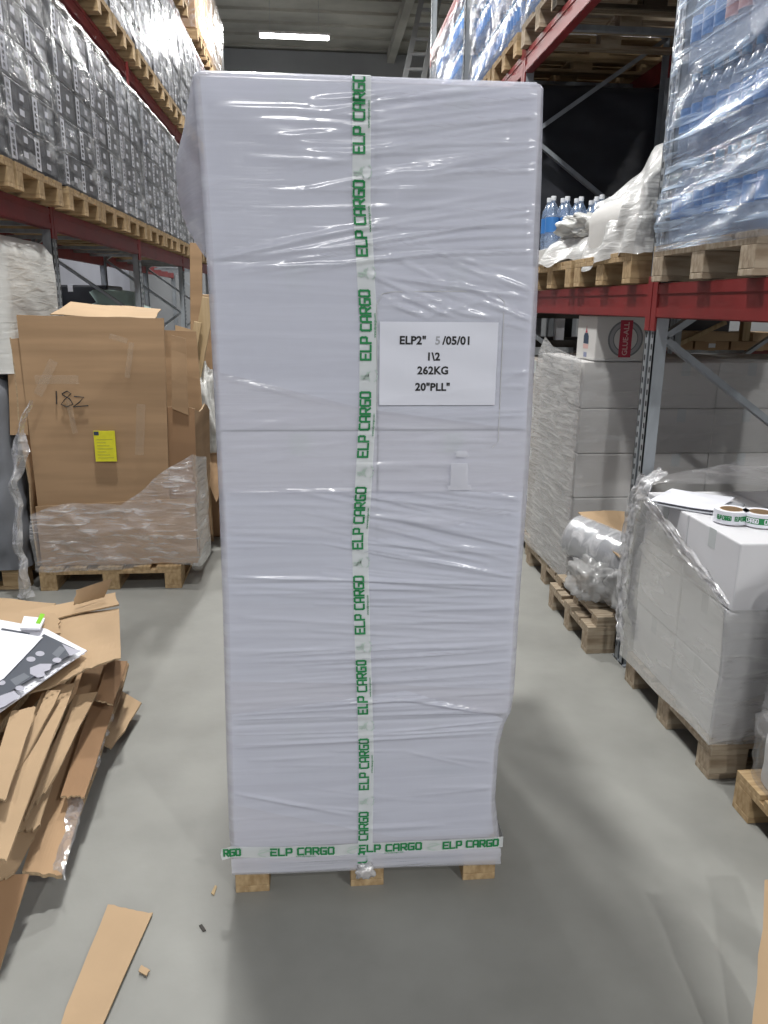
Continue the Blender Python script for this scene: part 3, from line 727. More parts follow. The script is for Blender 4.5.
# film
def main_film():
    r = .018; nz_ = 430
    zz = np.concatenate([np.linspace(ZB, ZT-.012, nz_), [ZT-.005, ZT]])
    u = np.linspace(0, 1, 210); rows = []
    for i, z in enumerate(zz):
        xl0, xr0 = float(xlf(z)), float(xrf(z)); ins = [0, .004, .012][max(0, i-nz_+1)]
        xs = xl0+r+(xr0-xl0-2*r)*u
        dd = disp(xs, np.full_like(xs, z))
        ez = np.minimum(1, np.minimum(u, 1-u)/.03)
        row = [(x, Y0-.006-d*e+ins, z) for x, d, e in zip(xs, dd, ez)]
        sd = .006
        for k in range(1, 6):
            a = -math.pi/2+math.pi/2*k/6; row.append((xr0-r+r*math.cos(a)-ins, Y0+r+(r+sd)*math.sin(a)+ins, z))
        for k in range(21):
            y = Y0+r+(Y1-Y0-2*r)*k/20
            row.append((xr0-ins+.006*nz(y*3, z*14, 0, 3)*min(1, k/3), y, z))
        for k in range(1, 6):
            a = math.pi/2*k/6; row.append((xr0-r+r*math.cos(a)-ins, Y1-r+r*math.sin(a)-ins, z))
        for k in range(13): row.append((xr0-r+(xl0-xr0+2*r)*k/12, Y1-ins+.006*nz(k*.5, z*9, 4), z))
        for k in range(1, 6):
            a = math.pi/2+math.pi/2*k/6; row.append((xl0+r+r*math.cos(a)+ins, Y1-r+r*math.sin(a)-ins, z))
        bul = .12*max(0, math.sin(math.pi*min(1, max(0, (z-1.79)/.43))))**.6
        for k in range(21):
            t = 1-k/20; y = Y0+r+(Y1-Y0-2*r)*t
            b = bul*math.sin(math.pi*min(1, t*1.15+.0))**.8 if t < .87 else bul*math.sin(math.pi*min(1, t*1.15))**.8
            row.append((xl0+ins-max(0, b)+.006*nz(y*3, z*14, 9, 3)*min(1, (20-k)/3), y, z))
        for k in range(1, 6):
            a = math.pi+math.pi/2*k/6; row.append((xl0+r+r*math.cos(a)+ins, Y0+r+(r+sd)*math.sin(a)+ins, z))
        rows.append(row)
    last = rows[-1]; cx, cy = .137, (Y0+Y1)/2
    for q in (.9, .6, .3, .02):
        rows.append([(cx+(x-cx)*q, cy+(y-cy)*q, ZT+.001+.004*nz(x*9, y*9, q)) for x, y, z in last])
    return MB().grid(rows, wrap=True).build('stretch_film', M['film_main'], load, smooth=True, recalc=False)
main_film()
zs = [.148, .563, .982, 1.388, 1.797, 2.196]
for k in range(5):
    z0, z1 = zs[k]+.001, zs[k+1]-.002; zm = (z0+z1)/2
    a, b = float(xlf(zm))+.012, float(xrf(zm))-.012; md = (a+b)/2+.004
    for c_ in range(2):
        xa, xb = (a, md-.0015) if c_ == 0 else (md+.0015, b)
        jy = random.uniform(0, .004)
        o = MB().box(xa, xb, Y0+.004+jy, Y1-.02, z0, z1).build('white_carton', M['white_carton'], bevel=.005)
        tag(o, f"white carton under the film, {['bottom','second','middle','fourth','top'][k]} layer of the tall load, {'left' if c_==0 else 'right'} column", 'carton', 'white cartons of the tall wrapped load')
        xc = (xa+xb)/2+.04*(c_*2-1)*0
        if k == 0:
            hm = MB(); n_ = 20; cx, cz = ((.375, .392) if c_ else (-.07, .392))
            ring = [(cx+.055*max(-1, min(1, 1.35*math.cos(2*math.pi*i/n_))), Y0+.003+jy-.0005, cz+.016*math.sin(2*math.pi*i/n_)) for i in range(n_)]
            hm.add(ring, [tuple(range(n_))]); hm.build('hand_hole', M['grey_hole'], o, recalc=False)
        MB().box((xa+xb)/2-.024, (xa+xb)/2+.024, Y0+.0032+jy-.0002, Y0+.0036+jy, z1-.06, z1-.004).build('packing_tape', M['tape'], o)
# further turns of film: overlapping bands with slanting edges
def film_band(lo, hi, x0=0., x1=1., n=50, off=.0006):
    n = max(n, int((max(hi[1])-min(lo[1]))/.0042)); u = np.linspace(x0, x1, 210); rows = []
    for i in range(n+1):
        t = i/n; row = []
        zz = np.array([np.interp(q, *lo)*(1-t)+np.interp(q, *hi)*t for q in u])
        xs = np.array([float(xlf(z))+.02+(float(xrf(z))-float(xlf(z))-.04)*q for z, q in zip(zz, u)])
        dd = disp(xs, zz); ez = np.minimum(1, np.minimum(u, 1-u)/.03+.2)
        rows.append([(x, Y0-.006-off-d*e, z) for x, z, d, e in zip(xs, zz, dd, ez)])
    return MB().grid(rows).build('film_band', M['film_band'], load, smooth=True, recalc=False)
film_band(([0, .46, 1], [1.535, 1.445, 1.39]), ([0, 1], [2.185, 2.185]))
film_band(([0, .4, 1], [.70, .685, .648]), ([0, .5, 1], [1.232, 1.232, 1.225]))
film_band(([0, 1], [.502, .50]), ([0, .35, .62, 1], [.60, .63, .655, .555]))
film_band(([0, .5, .62, 1], [.31, .20, .175, .17]), ([0, 1], [.50, .498]))
film_band(([0, .5, 1], [.94, .90, .88]), ([0, .5, 1], [1.12, 1.10, 1.17]), off=.0012)
# vertical tape
tz = [.09, .13, .44, .56, .81, 1.10, 1.21, 1.44, 1.66, 1.94, 2.19, 2.21]
tx = [.128, .13, .132, .129, .120, .112, .119, .131, .132, .114, .114, .114]
def xt(z): return float(np.interp(z, tz, tx))
TW = .0215
vt = thing('printed_tape', None, None)
P = []
for i in range(420):
    z = .085 + (2.200-.085)*i/419
    P.append([(xt(z)+q*TW, front_y(xt(z)+q*TW, z)-.0022, z) for q in (-1, -.5, 0, .5, 1)])
P += [[(xt(2.2)+q*TW, Y0+.02+k*.04, ZT+.006) for q in (-1, -.5, 0, .5, 1)] for k in range(6)]
bpy.data.objects.remove(vt)
vt = MB().grid(P).build('upright_tape', M['tape'], load, smooth=True, recalc=False); vt['label'] = 'white tape with green lettering running up the front'
def vfn(zc, L):
    def f(u, v):
        z = min(2.198, zc-L/2+u); x = xt(z)+.006-v
        return (x, front_y(x, z)-.0048-LIFT[0], z)
    return f
H_ = .0245
W_ = word_len('ELP CARGO', H_)
g = MB(); sm = MB(); lg = MB()
cz = [2.120, 1.895, 1.650, 1.405, 1.160, .917, .672, .428]
for z in cz:
    stroke_word('ELP CARGO', H_, .0050, vfn(z, W_), g)
    fn = vfn(z, 0)
    vs, fs = font_text('www.elpcargo.com', .0075, lambda u, v: fn(u, v-.0125), .0001)
    sm.add(vs, fs)
    f2 = vfn(z-.1225, 0)
    for (pts) in ([(-.010, .018), (.010, .006)], [(.0, .024), (.0, .004)], [(-.008, .010), (.004, .004)], [(-.006, .024), (-.006, .012)]):
        (a, b), (c, d) = pts
        n = Vector((b-d, c-a)).normalized()*.0016
        lg.grid([[f2(a+n.x+(c-a)*k/4, b+n.y+(d-b)*k/4) for k in range(5)], [f2(a-n.x+(c-a)*k/4, b-n.y+(d-b)*k/4) for k in range(5)]])
    for a0, a1, rr in ((.5, 2.6, .013), (3.4, 4.9, .013), (5.2, 5.9, .015)):
        lg.grid([[f2((rr+e)*math.cos(a0+(a1-a0)*k/8), -.006+(rr+e)*math.sin(a0+(a1-a0)*k/8)*.8) for k in range(9)] for e in (0, .0026)])
stroke_word('CARGO', H_, .0052, vfn(.222, word_len('CARGO', H_)), g)
stroke_word('LP', H_, .0052, vfn(.112, .03), g)
g.build('lettering', M['green'], vt, recalc=False)
sm.build('web_address', M['green'], vt, recalc=False)['kind'] = 'thing'
lg.build('carrier_logo', M['green_pale'], vt, recalc=False)
# tape around the bottom
hx = [-.29, -.262, -.2, 0, .2, .45, .53, .552]
hzz = [.158, .156, .149, .143, .143, .140, .142, .143]
def zh(x): return float(np.interp(x, hx, hzz))
HW = .0185
P = []
for i in range(240):
    x = -.262+(.545+.262)*i/239
    P.append([(x, front_y(x, zh(x)+q*HW)-.0032-.0012*math.sin(x*40), zh(x)+q*HW) for q in (-1, -.5, 0, .5, 1)])
for k in range(1, 14): P.append([(.546+.004*(k > 1), Y0-.004+.08*k, .142+q*HW) for q in (-1, -.5, 0, .5, 1)])
P = [[(-.292+.004*abs(q), Y0-.012, .150+q*HW*1.05) for q in (-1, -.5, 0, .5, 1)], [(-.276, Y0-.014, .154+q*HW) for q in (-1, -.5, 0, .5, 1)]] + P
ht = MB().grid(P).build('lower_tape', M['tape'], load, smooth=True, recalc=False); ht['label'] = 'white tape with green lettering around the bottom'
def hfn(xc, L):
    def f(u, v):
        x = max(-.289, min(.543, xc-L/2+u)); z = zh(x)-.0085+v
        yy = (front_y(x, z)-.0062-.0012*math.sin(x*40) if x > -.262 else Y0-.0165)-LIFT[0]
        return (x, yy, z)
    return f
g = MB(); sm = MB(); lg = MB()
for xc in (-.055, .205, .455): stroke_word('ELP CARGO', H_*.88, .0056, hfn(xc, word_len('ELP CARGO', H_*.88, w=.84)), g, w=.84 if xc < .4 else .76)
stroke_word('RGO', H_*.84, .0056, hfn(-.245, .072), g)
for xc in (-.055, .205):
    fn = hfn(xc+.01, 0); vs, fs = font_text('www.elpcargo.com', .0075, lambda u, v: fn(u, v-.0085), .0001); sm.add(vs, fs)
for xc in (-.165, .095, .335):
    f2 = hfn(xc, 0)
    for a0, a1, rr in ((.5, 2.6, .013), (3.4, 4.9, .013)):
        lg.grid([[f2((rr+e)*math.cos(a0+(a1-a0)*k/8)*1.3, .008+(rr+e)*math.sin(a0+(a1-a0)*k/8)*.8) for k in range(9)] for e in (0, .003)])
    lg.grid([[f2(-.02+.04*k/4, .003+.012*k/4) for k in range(5)], [f2(-.02+.04*k/4, .007+.012*k/4) for k in range(5)]])
g.build('lettering', M['green'], ht, recalc=False); sm.build('web_address', M['green'], ht, recalc=False); lg.build('carrier_logo', M['green_pale'], ht, recalc=False)
# bunched film below, hem
o = link('film_knot', blob_mesh('film_knot', M['film_rope'], .026, .014, .020, .5, 66, 5., n=14), load); o.location = (.130, Y0-.022, .056)
P = []
for zz, dy in ((.128, .008), (.112, .016), (.098, .010), (.086, .018), (.074, .012)):
    P.append([(x, Y0-dy-.004*(nz(x*6, zz*60, 0, 61)), zz+.006*nz(x*3, zz*10, 1, 62)-.03*max(0, x-.25)) for x in np.linspace(-.262, .540, 90)])
MB().grid(P).build('film_hem', M['film_main'], load, smooth=True, recalc=False)
# label sheet
P = []
def lab_y(x, z): return Y0-.0115-.0012*math.sin(x*22+z*9)-.0014*math.sin(z*60+x*16)-.0012*math.exp(-((z-1.47-.12*(x-.2))/.006)**2)
for i in range(25):
    z = 1.455+.205*i/24
    P.append([(.160+.296*j/30+.004*(1-i/24)*0, lab_y(.16+.296*j/30, z), z) for j in range(31)])
ls = MB().grid(P).build('label_sheet', M['sheet_paper'], load, smooth=True, recalc=False); ls['label'] = 'white paper sheet with printed shipment text'
ink = MB()
def lfn(xc, zc): return lambda u, v: (xc+u, lab_y(xc+u, zc+v)-.0012, zc+v)
for (t, xc, zc, s, sp) in (('ELP2"', .2415, 1.606, .0275, 1.03), ('/05/01', .3525, 1.606, .0275, 1.03), ('1\\2', .294, 1.567, .0265, 1.03), ('262KG', .294, 1.533, .0265, 1.04), ('20"PLL"', .294, 1.492, .0265, 1.04)):
    ink.add(*font_text(t, s, lfn(xc, zc), .0009, 'CENTER', sp))
ink.build('lettering', M['ink'], ls, recalc=False)
s5 = MB(); s5.add(*font_text('5', .0275, lfn(.304, 1.606), .0006)); s5.build('smudged_digit', M['ink_grey'], ls, recalc=False)
# pouch outline round the sheet
pw = MB()
ol = [(.155, 1.44), (.152, 1.70), (.165, 1.725), (.19, 1.73), (.44, 1.735), (.468, 1.71), (.470, 1.36), (.455, 1.345)]
pw.tube([(x, Y0-.009, z) for x, z in ol], .0010, 5)
pw.build('pouch_seam', M['film_milk'], load)
for (x, z, w, h) in ((.375, 1.33, .03, .016), (.37, 1.275, .045, .06), (.372, 1.24, .06, .012)):
    MB().box(x-w/2, x+w/2, Y0-.0155, Y0-.0150, z-h/2, z+h/2).build('clear_tape', M['clear_tape'], load)

# ================================================================ RIGHT RACK, FLOOR LEVEL
def white_cartons(nx, ny, layers, x0, y0, z0, dx, dy, dz, m, descr, group, cat='carton'):
    me = MB().box(0, dx-.004, 0, dy-.004, 0, dz-.003).mesh('white_carton', m, bevel=.006)
    tp = MB().box(-.0008, 0, (dy-.004)/2-.025, (dy-.004)/2+.025, dz*.7, dz-.003).mesh('packing_tape', M['tape'])
    tp2 = MB().box((dx-.004)/2-.025, (dx-.004)/2+.025, -.0008, 0, dz*.7, dz-.003).mesh('packing_tape', M['tape'])
    for k in range(layers):
        for i in range(nx):
            for j in range(ny):
                if 0 < i and 0 < j and k < layers-1: continue
                o = link('white_carton', me, None, (x0+i*dx+random.uniform(-.004, .004), y0+j*dy+random.uniform(-.004, .004), z0+k*dz))
                lay = ['bottom', 'second', 'third', 'fourth', 'fifth', 'sixth'][k]
                if k == layers-1: lay = 'top'
                pos = (['aisle', 'second', 'third', 'fourth', 'fifth'][i]) + ' column'
                tag(o, f"white carton, {lay} layer, {pos}, {'near' if j==0 else 'far'} row, {descr}", cat, group)
                link('packing_tape', tp if i == 0 else tp2, o)
# B: near white cartons
pallet((1.44+.6, 2.42+.375, 0), R(90), 'wooden pallet under the low white carton stack right of the upright', proto=PAL_W)
white_cartons(3, 2, 3, 1.455, 2.415, .146, .385, .385, .257, M['stack_carton'], 'low stack right of the upright', 'white cartons of the low stack right')
# film round B
P = []
A = Vector((1.425, 3.24, .93))
f = film_sheet('stretch_film', [[A, (1.425, 2.98, .84), (1.425, 2.72, .77), (1.425, 2.395, .68), (1.60, 2.39, .68), (2.1, 2.39, .72)],
                                [(1.42, 3.25, .5), (1.42, 2.98, .48), (1.415, 2.72, .46), (1.425, 2.395, .44), (1.60, 2.39, .44), (2.1, 2.39, .44)],
                                [(1.42, 3.25, .11), (1.42, 2.98, .12), (1.415, 2.72, .14), (1.425, 2.395, .145), (1.60, 2.39, .15), (2.1, 2.39, .15)]], M['film_stack'], .012, 71, 3, 22)
tag(f, 'clear film wrapped around the low white carton stack by the upright', 'stretch film')
P = []
for (p, w) in ((Vector((2.5, 2.75, 1.40)), .0), (Vector((2.1, 2.9, 1.21)), 0), (Vector((1.75, 3.1, 1.06)), 0), (Vector((1.52, 3.24, .965)), 0), (A, 0)):
    P.append(p)
q2 = [Vector((2.5, 2.75, 1.02)), Vector((2.1, 2.9, .99)), Vector((1.75, 3.1, .965)), Vector((1.52, 3.24, .94)), A+Vector((0, 0, -.02))]
rows = []
for a in range(13):
    t = a/12
    rows.append([P[i].lerp(q2[i], t) + Vector((0, .03*nz(i*2, t*9, 0, 75), 0)) for i in range(5)])
f = film_sheet('draped_film', rows[::3], M['film_thin'], .010, 73, 5, 12); tag(f, 'thin clear film pulled from the upright across to the right above the white cartons', 'stretch film')
# gathered rope of film at the upright
rope = []
path = [on_x(668, 470, 1.50), on_x(650, 482, 1.43), on_x(638, 500, 1.41), on_x(631, 530, 1.41), on_x(627, 570, 1.41), on_x(624, 610, 1.41), on_x(624, 640, 1.41)]
wd = [.06, .10, .10, .09, .09, .08, .05]
def blade(path, wd, name, m, seed, amp, k=14, cr=14):
    rows = []
    n = (len(path)-1)*k
    for i in range(n+1):
        a = min(i//k, len(path)-2); t = i/k-a
        p = path[a].lerp(path[a+1], t); w = wd[a]*(1-t)+wd[a+1]*t
        d = (path[a+1]-path[a]).normalized(); s = d.cross(Vector((-1, 0, 0))).normalized()
        row = []
        for j in range(cr+1):
            u = j/cr-.5
            row.append(p + s*u*w + Vector((-1, 0, 0))*amp*(1-abs(nz(u*9, i*.12, 0, seed)))**2 + Vector((0, 0, 1))*amp*.5*nz(u*5, i*.3, 3, seed))
        rows.append(row)
    return MB().grid(rows).build(name, m, None, smooth=True, recalc=False)
f = blade(path, wd, 'gathered_film', M['film_rope'], 81, .03); tag(f, 'bunched clear film gathered on the upright beside the white cartons', 'stretch film')
path2 = [on_x(648, 500, 1.42), on_x(676, 535, 1.42), on_x(705, 572, 1.42), on_x(732, 606, 1.42)]
f = blade(path2, [.04, .06, .05, .012], 'film_fold', M['film_rope'], 83, .02); tag(f, 'shiny rolled film edge slanting down across the white cartons', 'stretch film')
# things on top of B
def place_sheet(name, pts, z, m, label, cat, t=.003):
    ps = [on_z(x, y, z) for x, y in pts]
    mb = slab([ps[0], ps[1], ps[2], ps[3]], t, 8, 4, wav=.012, seed=91, nrm=(0, 0, 1)); return tag(mb.build(name, [m, m]), label, cat)
place_sheet('paper_sheet', [(650, 500), (716, 510), (735, 497), (672, 489)], .935, M['paper'], 'white paper sheets lying on top of the low white cartons', 'paper')
place_sheet('paper_sheet', [(655, 504), (730, 516), (745, 503), (676, 493)], .924, M['ink_grey'], 'grey folder under the white paper sheets on the low cartons', 'folder')
def tape_roll(px, py, label, light):
    c0 = on_z(px, py, .92)
    r = thing('tape_roll', label, 'tape roll', c0, group='tape rolls on the low carton stack')
    MB().lathe([(.042, 0), (.062, 0), (.062, .048), (.042, .048), (.042, 0)], 40).build('tape_winding', M['tape'] if 0 else M['paper'], r)
    MB().lathe([(.038, 0), (.042, 0), (.042, .048), (.038, .048), (.038, 0)], 40).build('core', M['carton_light'], r)
    b = MB(); rr = .0625
    bandz = (.012, .036)
    if light:
        b.grid([[(rr*math.cos(a), rr*math.sin(a), z) for a in np.linspace(R(170), R(370), 60)] for z in bandz]); b.build('green_band', M['green'], r, recalc=False)
    tx_ = MB()
    for k, a0 in enumerate((195, 255, 310)):
        stroke_word('ELP CARGO' if not light else 'CARGO', .015, .0032, lambda u, v: ((rr+.0006+LIFT[0])*math.cos(R(a0)+u/rr), (rr+.0006+LIFT[0])*math.sin(R(a0)+u/rr), .017+v), tx_, w=.34 if not light else .5)
    tx_.build('lettering', M['green'] if not light else M['paper'], r, recalc=False)
    return r
tape_roll(730, 521, 'white tape roll with green lettering on the low cartons, beside the papers', False)
tape_roll(759, 524, 'tape roll with broad green printed band on the low cartons, at picture edge', True)
# A: nearest wrapped stack at right edge
pallet((1.45+.6, 1.72+.12, 0), R(90), 'wooden pallet under the bulging wrapped packs at the right picture edge')
for k in range(3):
    o = link('white_pack', shell_mesh('white_pack', M['rack_carton'], 1.06, .74, 0, .235, r=.08, amp=.01, step=.04, seed=100+k, lump=.02), None, (2.035+.012*k, 1.84, .148+k*.245))
    tag(o, f"bulging white pack, {['bottom','middle','top'][k]} of the wrapped stack at the right edge", 'pack', 'white packs at the right edge')
    f = link('stretch_film', shell_mesh('stretch_film', M['film_clear'], 1.11, .79, 0, .25, r=.09, amp=.02, step=.03, seed=105+k, lump=.02, cap=(k == 2)), None, (2.035+.012*k, 1.84, .146+k*.247))
    tag(f, f"clear film band around the {['bottom','middle','top'][k]} bulging pack at the right edge", 'stretch film', 'films at the right edge')
# D: worn pallet with film roll
PD = pallet((1.35+.6, 3.80, 0), R(90), 'worn splintered pallet beside the upright foot carrying a film roll', proto=PAL_W)
PD.scale = (.82, 1, 1)
PD2 = pallet((1.39+.6, 3.80, .146), R(90.6), 'second worn pallet stacked on the splintered pallet by the upright', proto=PAL_W)
PD2.scale = (.8, 1, .35)
rr = thing('film_roll', 'wide silver roll of film with dark open end lying behind the upright', 'film roll', (1.515, 3.76, .465), 0)
rr.rotation_euler = Vector((.62, -.76, -.16)).to_track_quat('Z', 'Y').to_euler()
MB().lathe([(.085, -.20), (.112, -.20), (.117, -.19), (.117, .19), (.112, .20), (.085, .20), (.085, -.20)], 40).build('film_winding', M['film_rope'], rr, smooth=True)
MB().lathe([(.084, -.195), (.110, -.195), (.110, .195), (.084, .195), (.084, -.195)], 32).build('inner_winding', M['steel'], rr)
MB().lathe([(.0, .10), (.083, .10), (.083, .201), (.078, .201), (.078, -.2), (.0, -.2)], 32).build('core', M['core'], rr)
for i, (x, y, s, h) in enumerate(((1.47, 3.72, .24, .24), (1.66, 3.62, .34, .26), (1.86, 3.85, .4, .32))):
    o = link('clear_bag', blob_mesh('clear_bag', M['film_stack'], s*.55, s*.6, h*.5, .35, 120+i, 2.6), None, (x, y, .196))
    tag(o, ['crumpled clear bag on the worn pallet, smallest and nearest the aisle', 'crumpled clear bag on the worn pallet, directly behind the upright', 'large crumpled clear bag under the film roll on the worn pallet'][i], 'bag', 'clear bags on the worn pallet')
tag(slab([on_y(578, 513, 3.95), on_y(620, 556, 3.55), on_y(648, 556, 3.6), on_y(640, 513, 4.0)], .006, 6, 5, wav=.02, seed=130, nrm=(0, 0, 1)).build('cardboard_piece', CBL), 'tan cardboard sheet lying on the film roll behind the upright', 'cardboard')
# E: tall white carton stack
ZE = [.146, .402, .658, .912, 1.166, 1.415]
pallet((1.43+.6, 4.52, 0), R(90), 'wooden pallet under the tall white carton stack behind the upright', proto=PAL_W)
white_cartons(4, 2, 5, 1.455, 4.12, .146, .385, .40, .2535, M['rack_carton'], 'tall stack behind upright', 'white cartons of the tall stack')
o = link('stretch_film', shell_mesh('stretch_film', M['film_clear'], 1.20, .84, 0, 1.28, r=.012, amp=.012, step=.03, seed=140, lump=.004, cap=False, ridge=8), None, (1.43+.61, 4.525, .15)); tag(o, 'clear film around the tall white carton stack behind the upright', 'stretch film')
P = []
yy = [4.105, 4.3, 4.6, 4.93]
f = film_sheet('milky_film', [[(1.432, 4.105, 1.425), (1.425, 4.3, 1.445), (1.42, 4.6, 1.47), (1.43, 4.80, 1.52), (1.44, 4.93, 1.44)],
                              [(1.432, 4.10, 1.1), (1.415, 4.3, 1.1), (1.41, 4.6, 1.12), (1.40, 4.8, 1.15), (1.40, 4.94, 1.14)],
                              [(1.432, 4.10, .80), (1.415, 4.3, .80), (1.41, 4.6, .82), (1.39, 4.8, .84), (1.38, 4.94, .84)],
                              [(1.432, 4.10, .48), (1.42, 4.3, .48), (1.415, 4.6, .48), (1.40, 4.8, .48), (1.39, 4.94, .48)],
                              [(1.435, 4.10, .15), (1.43, 4.3, .15), (1.42, 4.6, .15), (1.41, 4.8, .15), (1.41, 4.94, .15)]], M['film_hood'], .006, 145, 4, 16)
tag(f, 'milky film hood over the aisle side of the tall white carton stack', 'stretch film')
# glue box
gb = MB().box(0, .40, 0, .30, 0, .235).build('glue_carton', M['rack_carton'], bevel=.004); gb.location = (1.505, 4.115, 1.417)
tag(gb, 'white carton with red bottle print and red banner emblem on the tall stack', 'carton')
em = MB(); cx, cz = .165, .117
for r0, r1 in ((.088, .098), (.064, .070)):
    em.grid([[(cx+r_*math.cos(a), -.0006, cz+r_*math.sin(a)) for a in np.linspace(0, 2*math.pi, 49)] for r_ in (r0, r1)])
em.build('ring_emblem', M['ring'], gb, recalc=False)
em = MB().grid([[(cx+r_*math.cos(a), -.0004, cz+r_*math.sin(a)) for a in np.linspace(0, 2*math.pi, 49)] for r_ in (.070, .088)]); em.build('ring_fill', mat('ring_fill', (.33, .33, .34), .6), gb, recalc=False)
bn = MB().box(cx-.034, cx+.034, -.0014, -.0008, cz-.098, cz+.098).build('red_banner', M['red_ink'], gb)
tx_ = MB(); tx_.add(*font_text('GLUE-ALL', .040, lambda u, v: (cx+.013-v, -.0020, cz+u), .0006)); tx_.build('lettering', M['pink_ink'], bn, recalc=False)
bt = MB(); bt.add([(-.0008, y, z) for y, z in ((.19, .085), (.19, .125), (.175, .142), (.125, .142), (.11, .125), (.11, .085))], [(0, 1, 2, 3, 4, 5)]); bt.build('bottle_shoulder_print', M['navy'], gb, recalc=False)
bt = MB(); bt.add([(-.0008, y, z) for y, z in ((.168, .144), (.158, .160), (.150, .185), (.143, .160), (.132, .144))], [(0, 1, 2, 3, 4)]); bt.build('bottle_cap_print', M['red_ink'], gb, recalc=False)
bt = MB().box(-.0008, -.0004, .11, .19, .058, .082).build('pale_band_print', M['pink_ink'], gb)
bt = MB().box(-.0008, -.0004, .125, .175, .012, .038).build('caption_print', mat('caption_blue', (.22, .24, .36), .6), gb)

# goods beyond E
pallet((1.47+.6, 5.40, 0), R(90), 'pallet under the dusky cartons behind the tall white stack', proto=PAL_W)
white_cartons(3, 2, 4, 1.50, 5.03, .146, .385, .385, .30, mat('dusky_cardboard', (.30, .27, .24), .8, var=.1), 'dusky stack beyond tall white stack', 'dusky cartons beyond the tall stack')
bx = thing('stacking_frame', 'dark metal stacking frame on a pallet behind the tall white stack', 'stacking frame', (2.0, 7.0, 0))
MB().box(-.55, .55, -.4, .4, 1.36, 1.42).build('base', M['core'], bx)
for x in (-.5, -.2, .1, .4):
    for y in (-.35, .35): MB().box(x-.035, x+.035, y-.035, y+.035, 1.42, 1.62).build('post', M['label_white'] if x in (-.5, .1) else M['dark_goods'], bx)
MB().box(-.55, .55, -.4, .4, 1.60, 1.645).build('top_frame', M['core'], bx)
for x in (-.5, .5):
    for y in (-.35, .35): MB().box(x-.04, x+.04, y-.04, y+.04, 0, 1.36).build('leg', M['dark_goods'], bx)

# ---- next aisle seen through the rack at right
for i, (px, y, wx, h, m, lb) in enumerate(((662, 4.9, .0, 0, None, ''),)): pass
def far_box(x, y, z, w, d, h, m, label, cat='carton', tape=M['carton_light']):
    return carton_pile('brown_carton', label, (x, y, z), (w, d, h), m, tape, cat=cat, group='goods of the next aisle')
xa = 2.95
YN = 6.45
def xpx(px): return on_y(px, 345, YN).x
def far_px(p0, p1, z0, z1, d, m, label, cat='carton', tape=M['carton_light']):
    x0, x1 = xpx(p0), xpx(p1); return far_box((x0+x1)/2, YN+d/2, z0, x1-x0, d, z1-z0, m, label, cat, tape)
far_px(655, 693, 1.352, 1.425, .5, M['carton'], 'flat brown carton on the next-aisle shelf right behind the upright')
ob = far_px(695, 729, 1.352, 1.425, .5, M['carton'], 'flat brown carton with small white label on the next-aisle shelf')
MB().box(-.03, .03, -.2525, -.251, .02, .055).build('small_label', M['label_white'], ob)
far_px(731, 790, 1.352, 1.425, .5, M['carton'], 'orange-brown flat carton on the next-aisle shelf at picture edge')
far_px(668, 676, 1.427, 1.505, .4, M['carton_light'], 'narrow tan carton on the flat carton right behind the upright')
far_px(677, 738, 1.427, 1.50, .4, M['carton_light'], 'long tan carton lying across the flat brown cartons')
far_px(752, 785, 1.427, 1.50, .4, M['carton_light'], 'small tan carton on the orange-brown carton at picture edge')
far_box(3.35, 7.25, 1.352, 1.0, .4, .30, M['dark_goods'], 'black wrapped block behind the tan cartons of the next aisle', 'wrapped goods', M['label_white'])
tag(MB().box(-.035, .035, -.035, .035, 0, .22).build('wooden_post', M['plank'], bevel=.006), 'short pale wooden post between the cartons of the next aisle', 'post').location = (xpx(746), YN+.05, 1.427)
tag(MB().bar((xpx(677), YN-.03, 1.40), (xpx(722), YN-.02, 1.585), .035, .02, (0, 1, 0)).build('wooden_batten', M['plank']), 'pale batten leaning across the tan cartons of the next aisle', 'plank')

# ================================================================ RIGHT RACK, BEAM LEVEL: bottles
def bottle_parts(root, x, y, cap, seg=14):
    b = MB().lathe([(.0, 0), (.040, .0), (.044, .01), (.044, .075), (.041, .085), (.044, .095), (.044, .20), (.038, .235), (.022, .268), (.0145, .28), (.0145, .295)], seg)
    return b
_b = bottle_parts(None, 0, 0, 0).mesh('bottle', M['pet'], smooth=True)
_l = MB().lathe([(.0447, .10), (.0447, .19)], 14).mesh('bottle_label', M['blue_label'], smooth=True)
_lp = MB().lathe([(.0447, .10), (.0447, .19)], 14).mesh('bottle_label', M['pink_label'], smooth=True)
_c = MB().lathe([(0, .318), (.015, .318), (.016, .314), (.016, .292), (.0, .292)][::-1], 14).mesh('cap', M['cap_blue'], smooth=False)
_cw = MB().lathe([(0, .318), (.015, .318), (.016, .314), (.016, .292), (.0, .292)][::-1], 14).mesh('cap', M['cap_white'], smooth=False)
_w = MB()
def water_pack(nx, ny, lab, cap):
    r = bpy.data.objects.new('water_pack', None); col.objects.link(r)
    for i in range(nx):
        for j in range(ny):
            b = link('bottle', _b, r, (i*.09+.045, j*.09+.045, 0)); link('bottle_label', lab, b); link('cap', cap, b)
    return r
PK = water_pack(2, 3, _l, _c); PK2 = water_pack(2, 3, _lp, _c); PKW = water_pack(2, 3, _l, _cw)
PKS = []
for cap in (M['cap_blue'],):
    mb = MB()
    for i in range(2):
        for j in range(3):
            c_ = (i*.09+.045, j*.09+.045, 0)
            mb.lathe([(.0, 0), (.040, .0), (.044, .01), (.044, .20), (.038, .235), (.022, .268), (.0145, .28), (.0145, .295)], 10, c_, 0)
            mb.lathe([(.0447, .10), (.0447, .19)], 10, c_, 1)
            mb.lathe([(.0, .292), (.016, .292), (.016, .318), (0, .318)], 8, c_, 2)
    PKS = mb.mesh('water_pack', [M['pet'], M['blue_label'], cap], smooth=True)
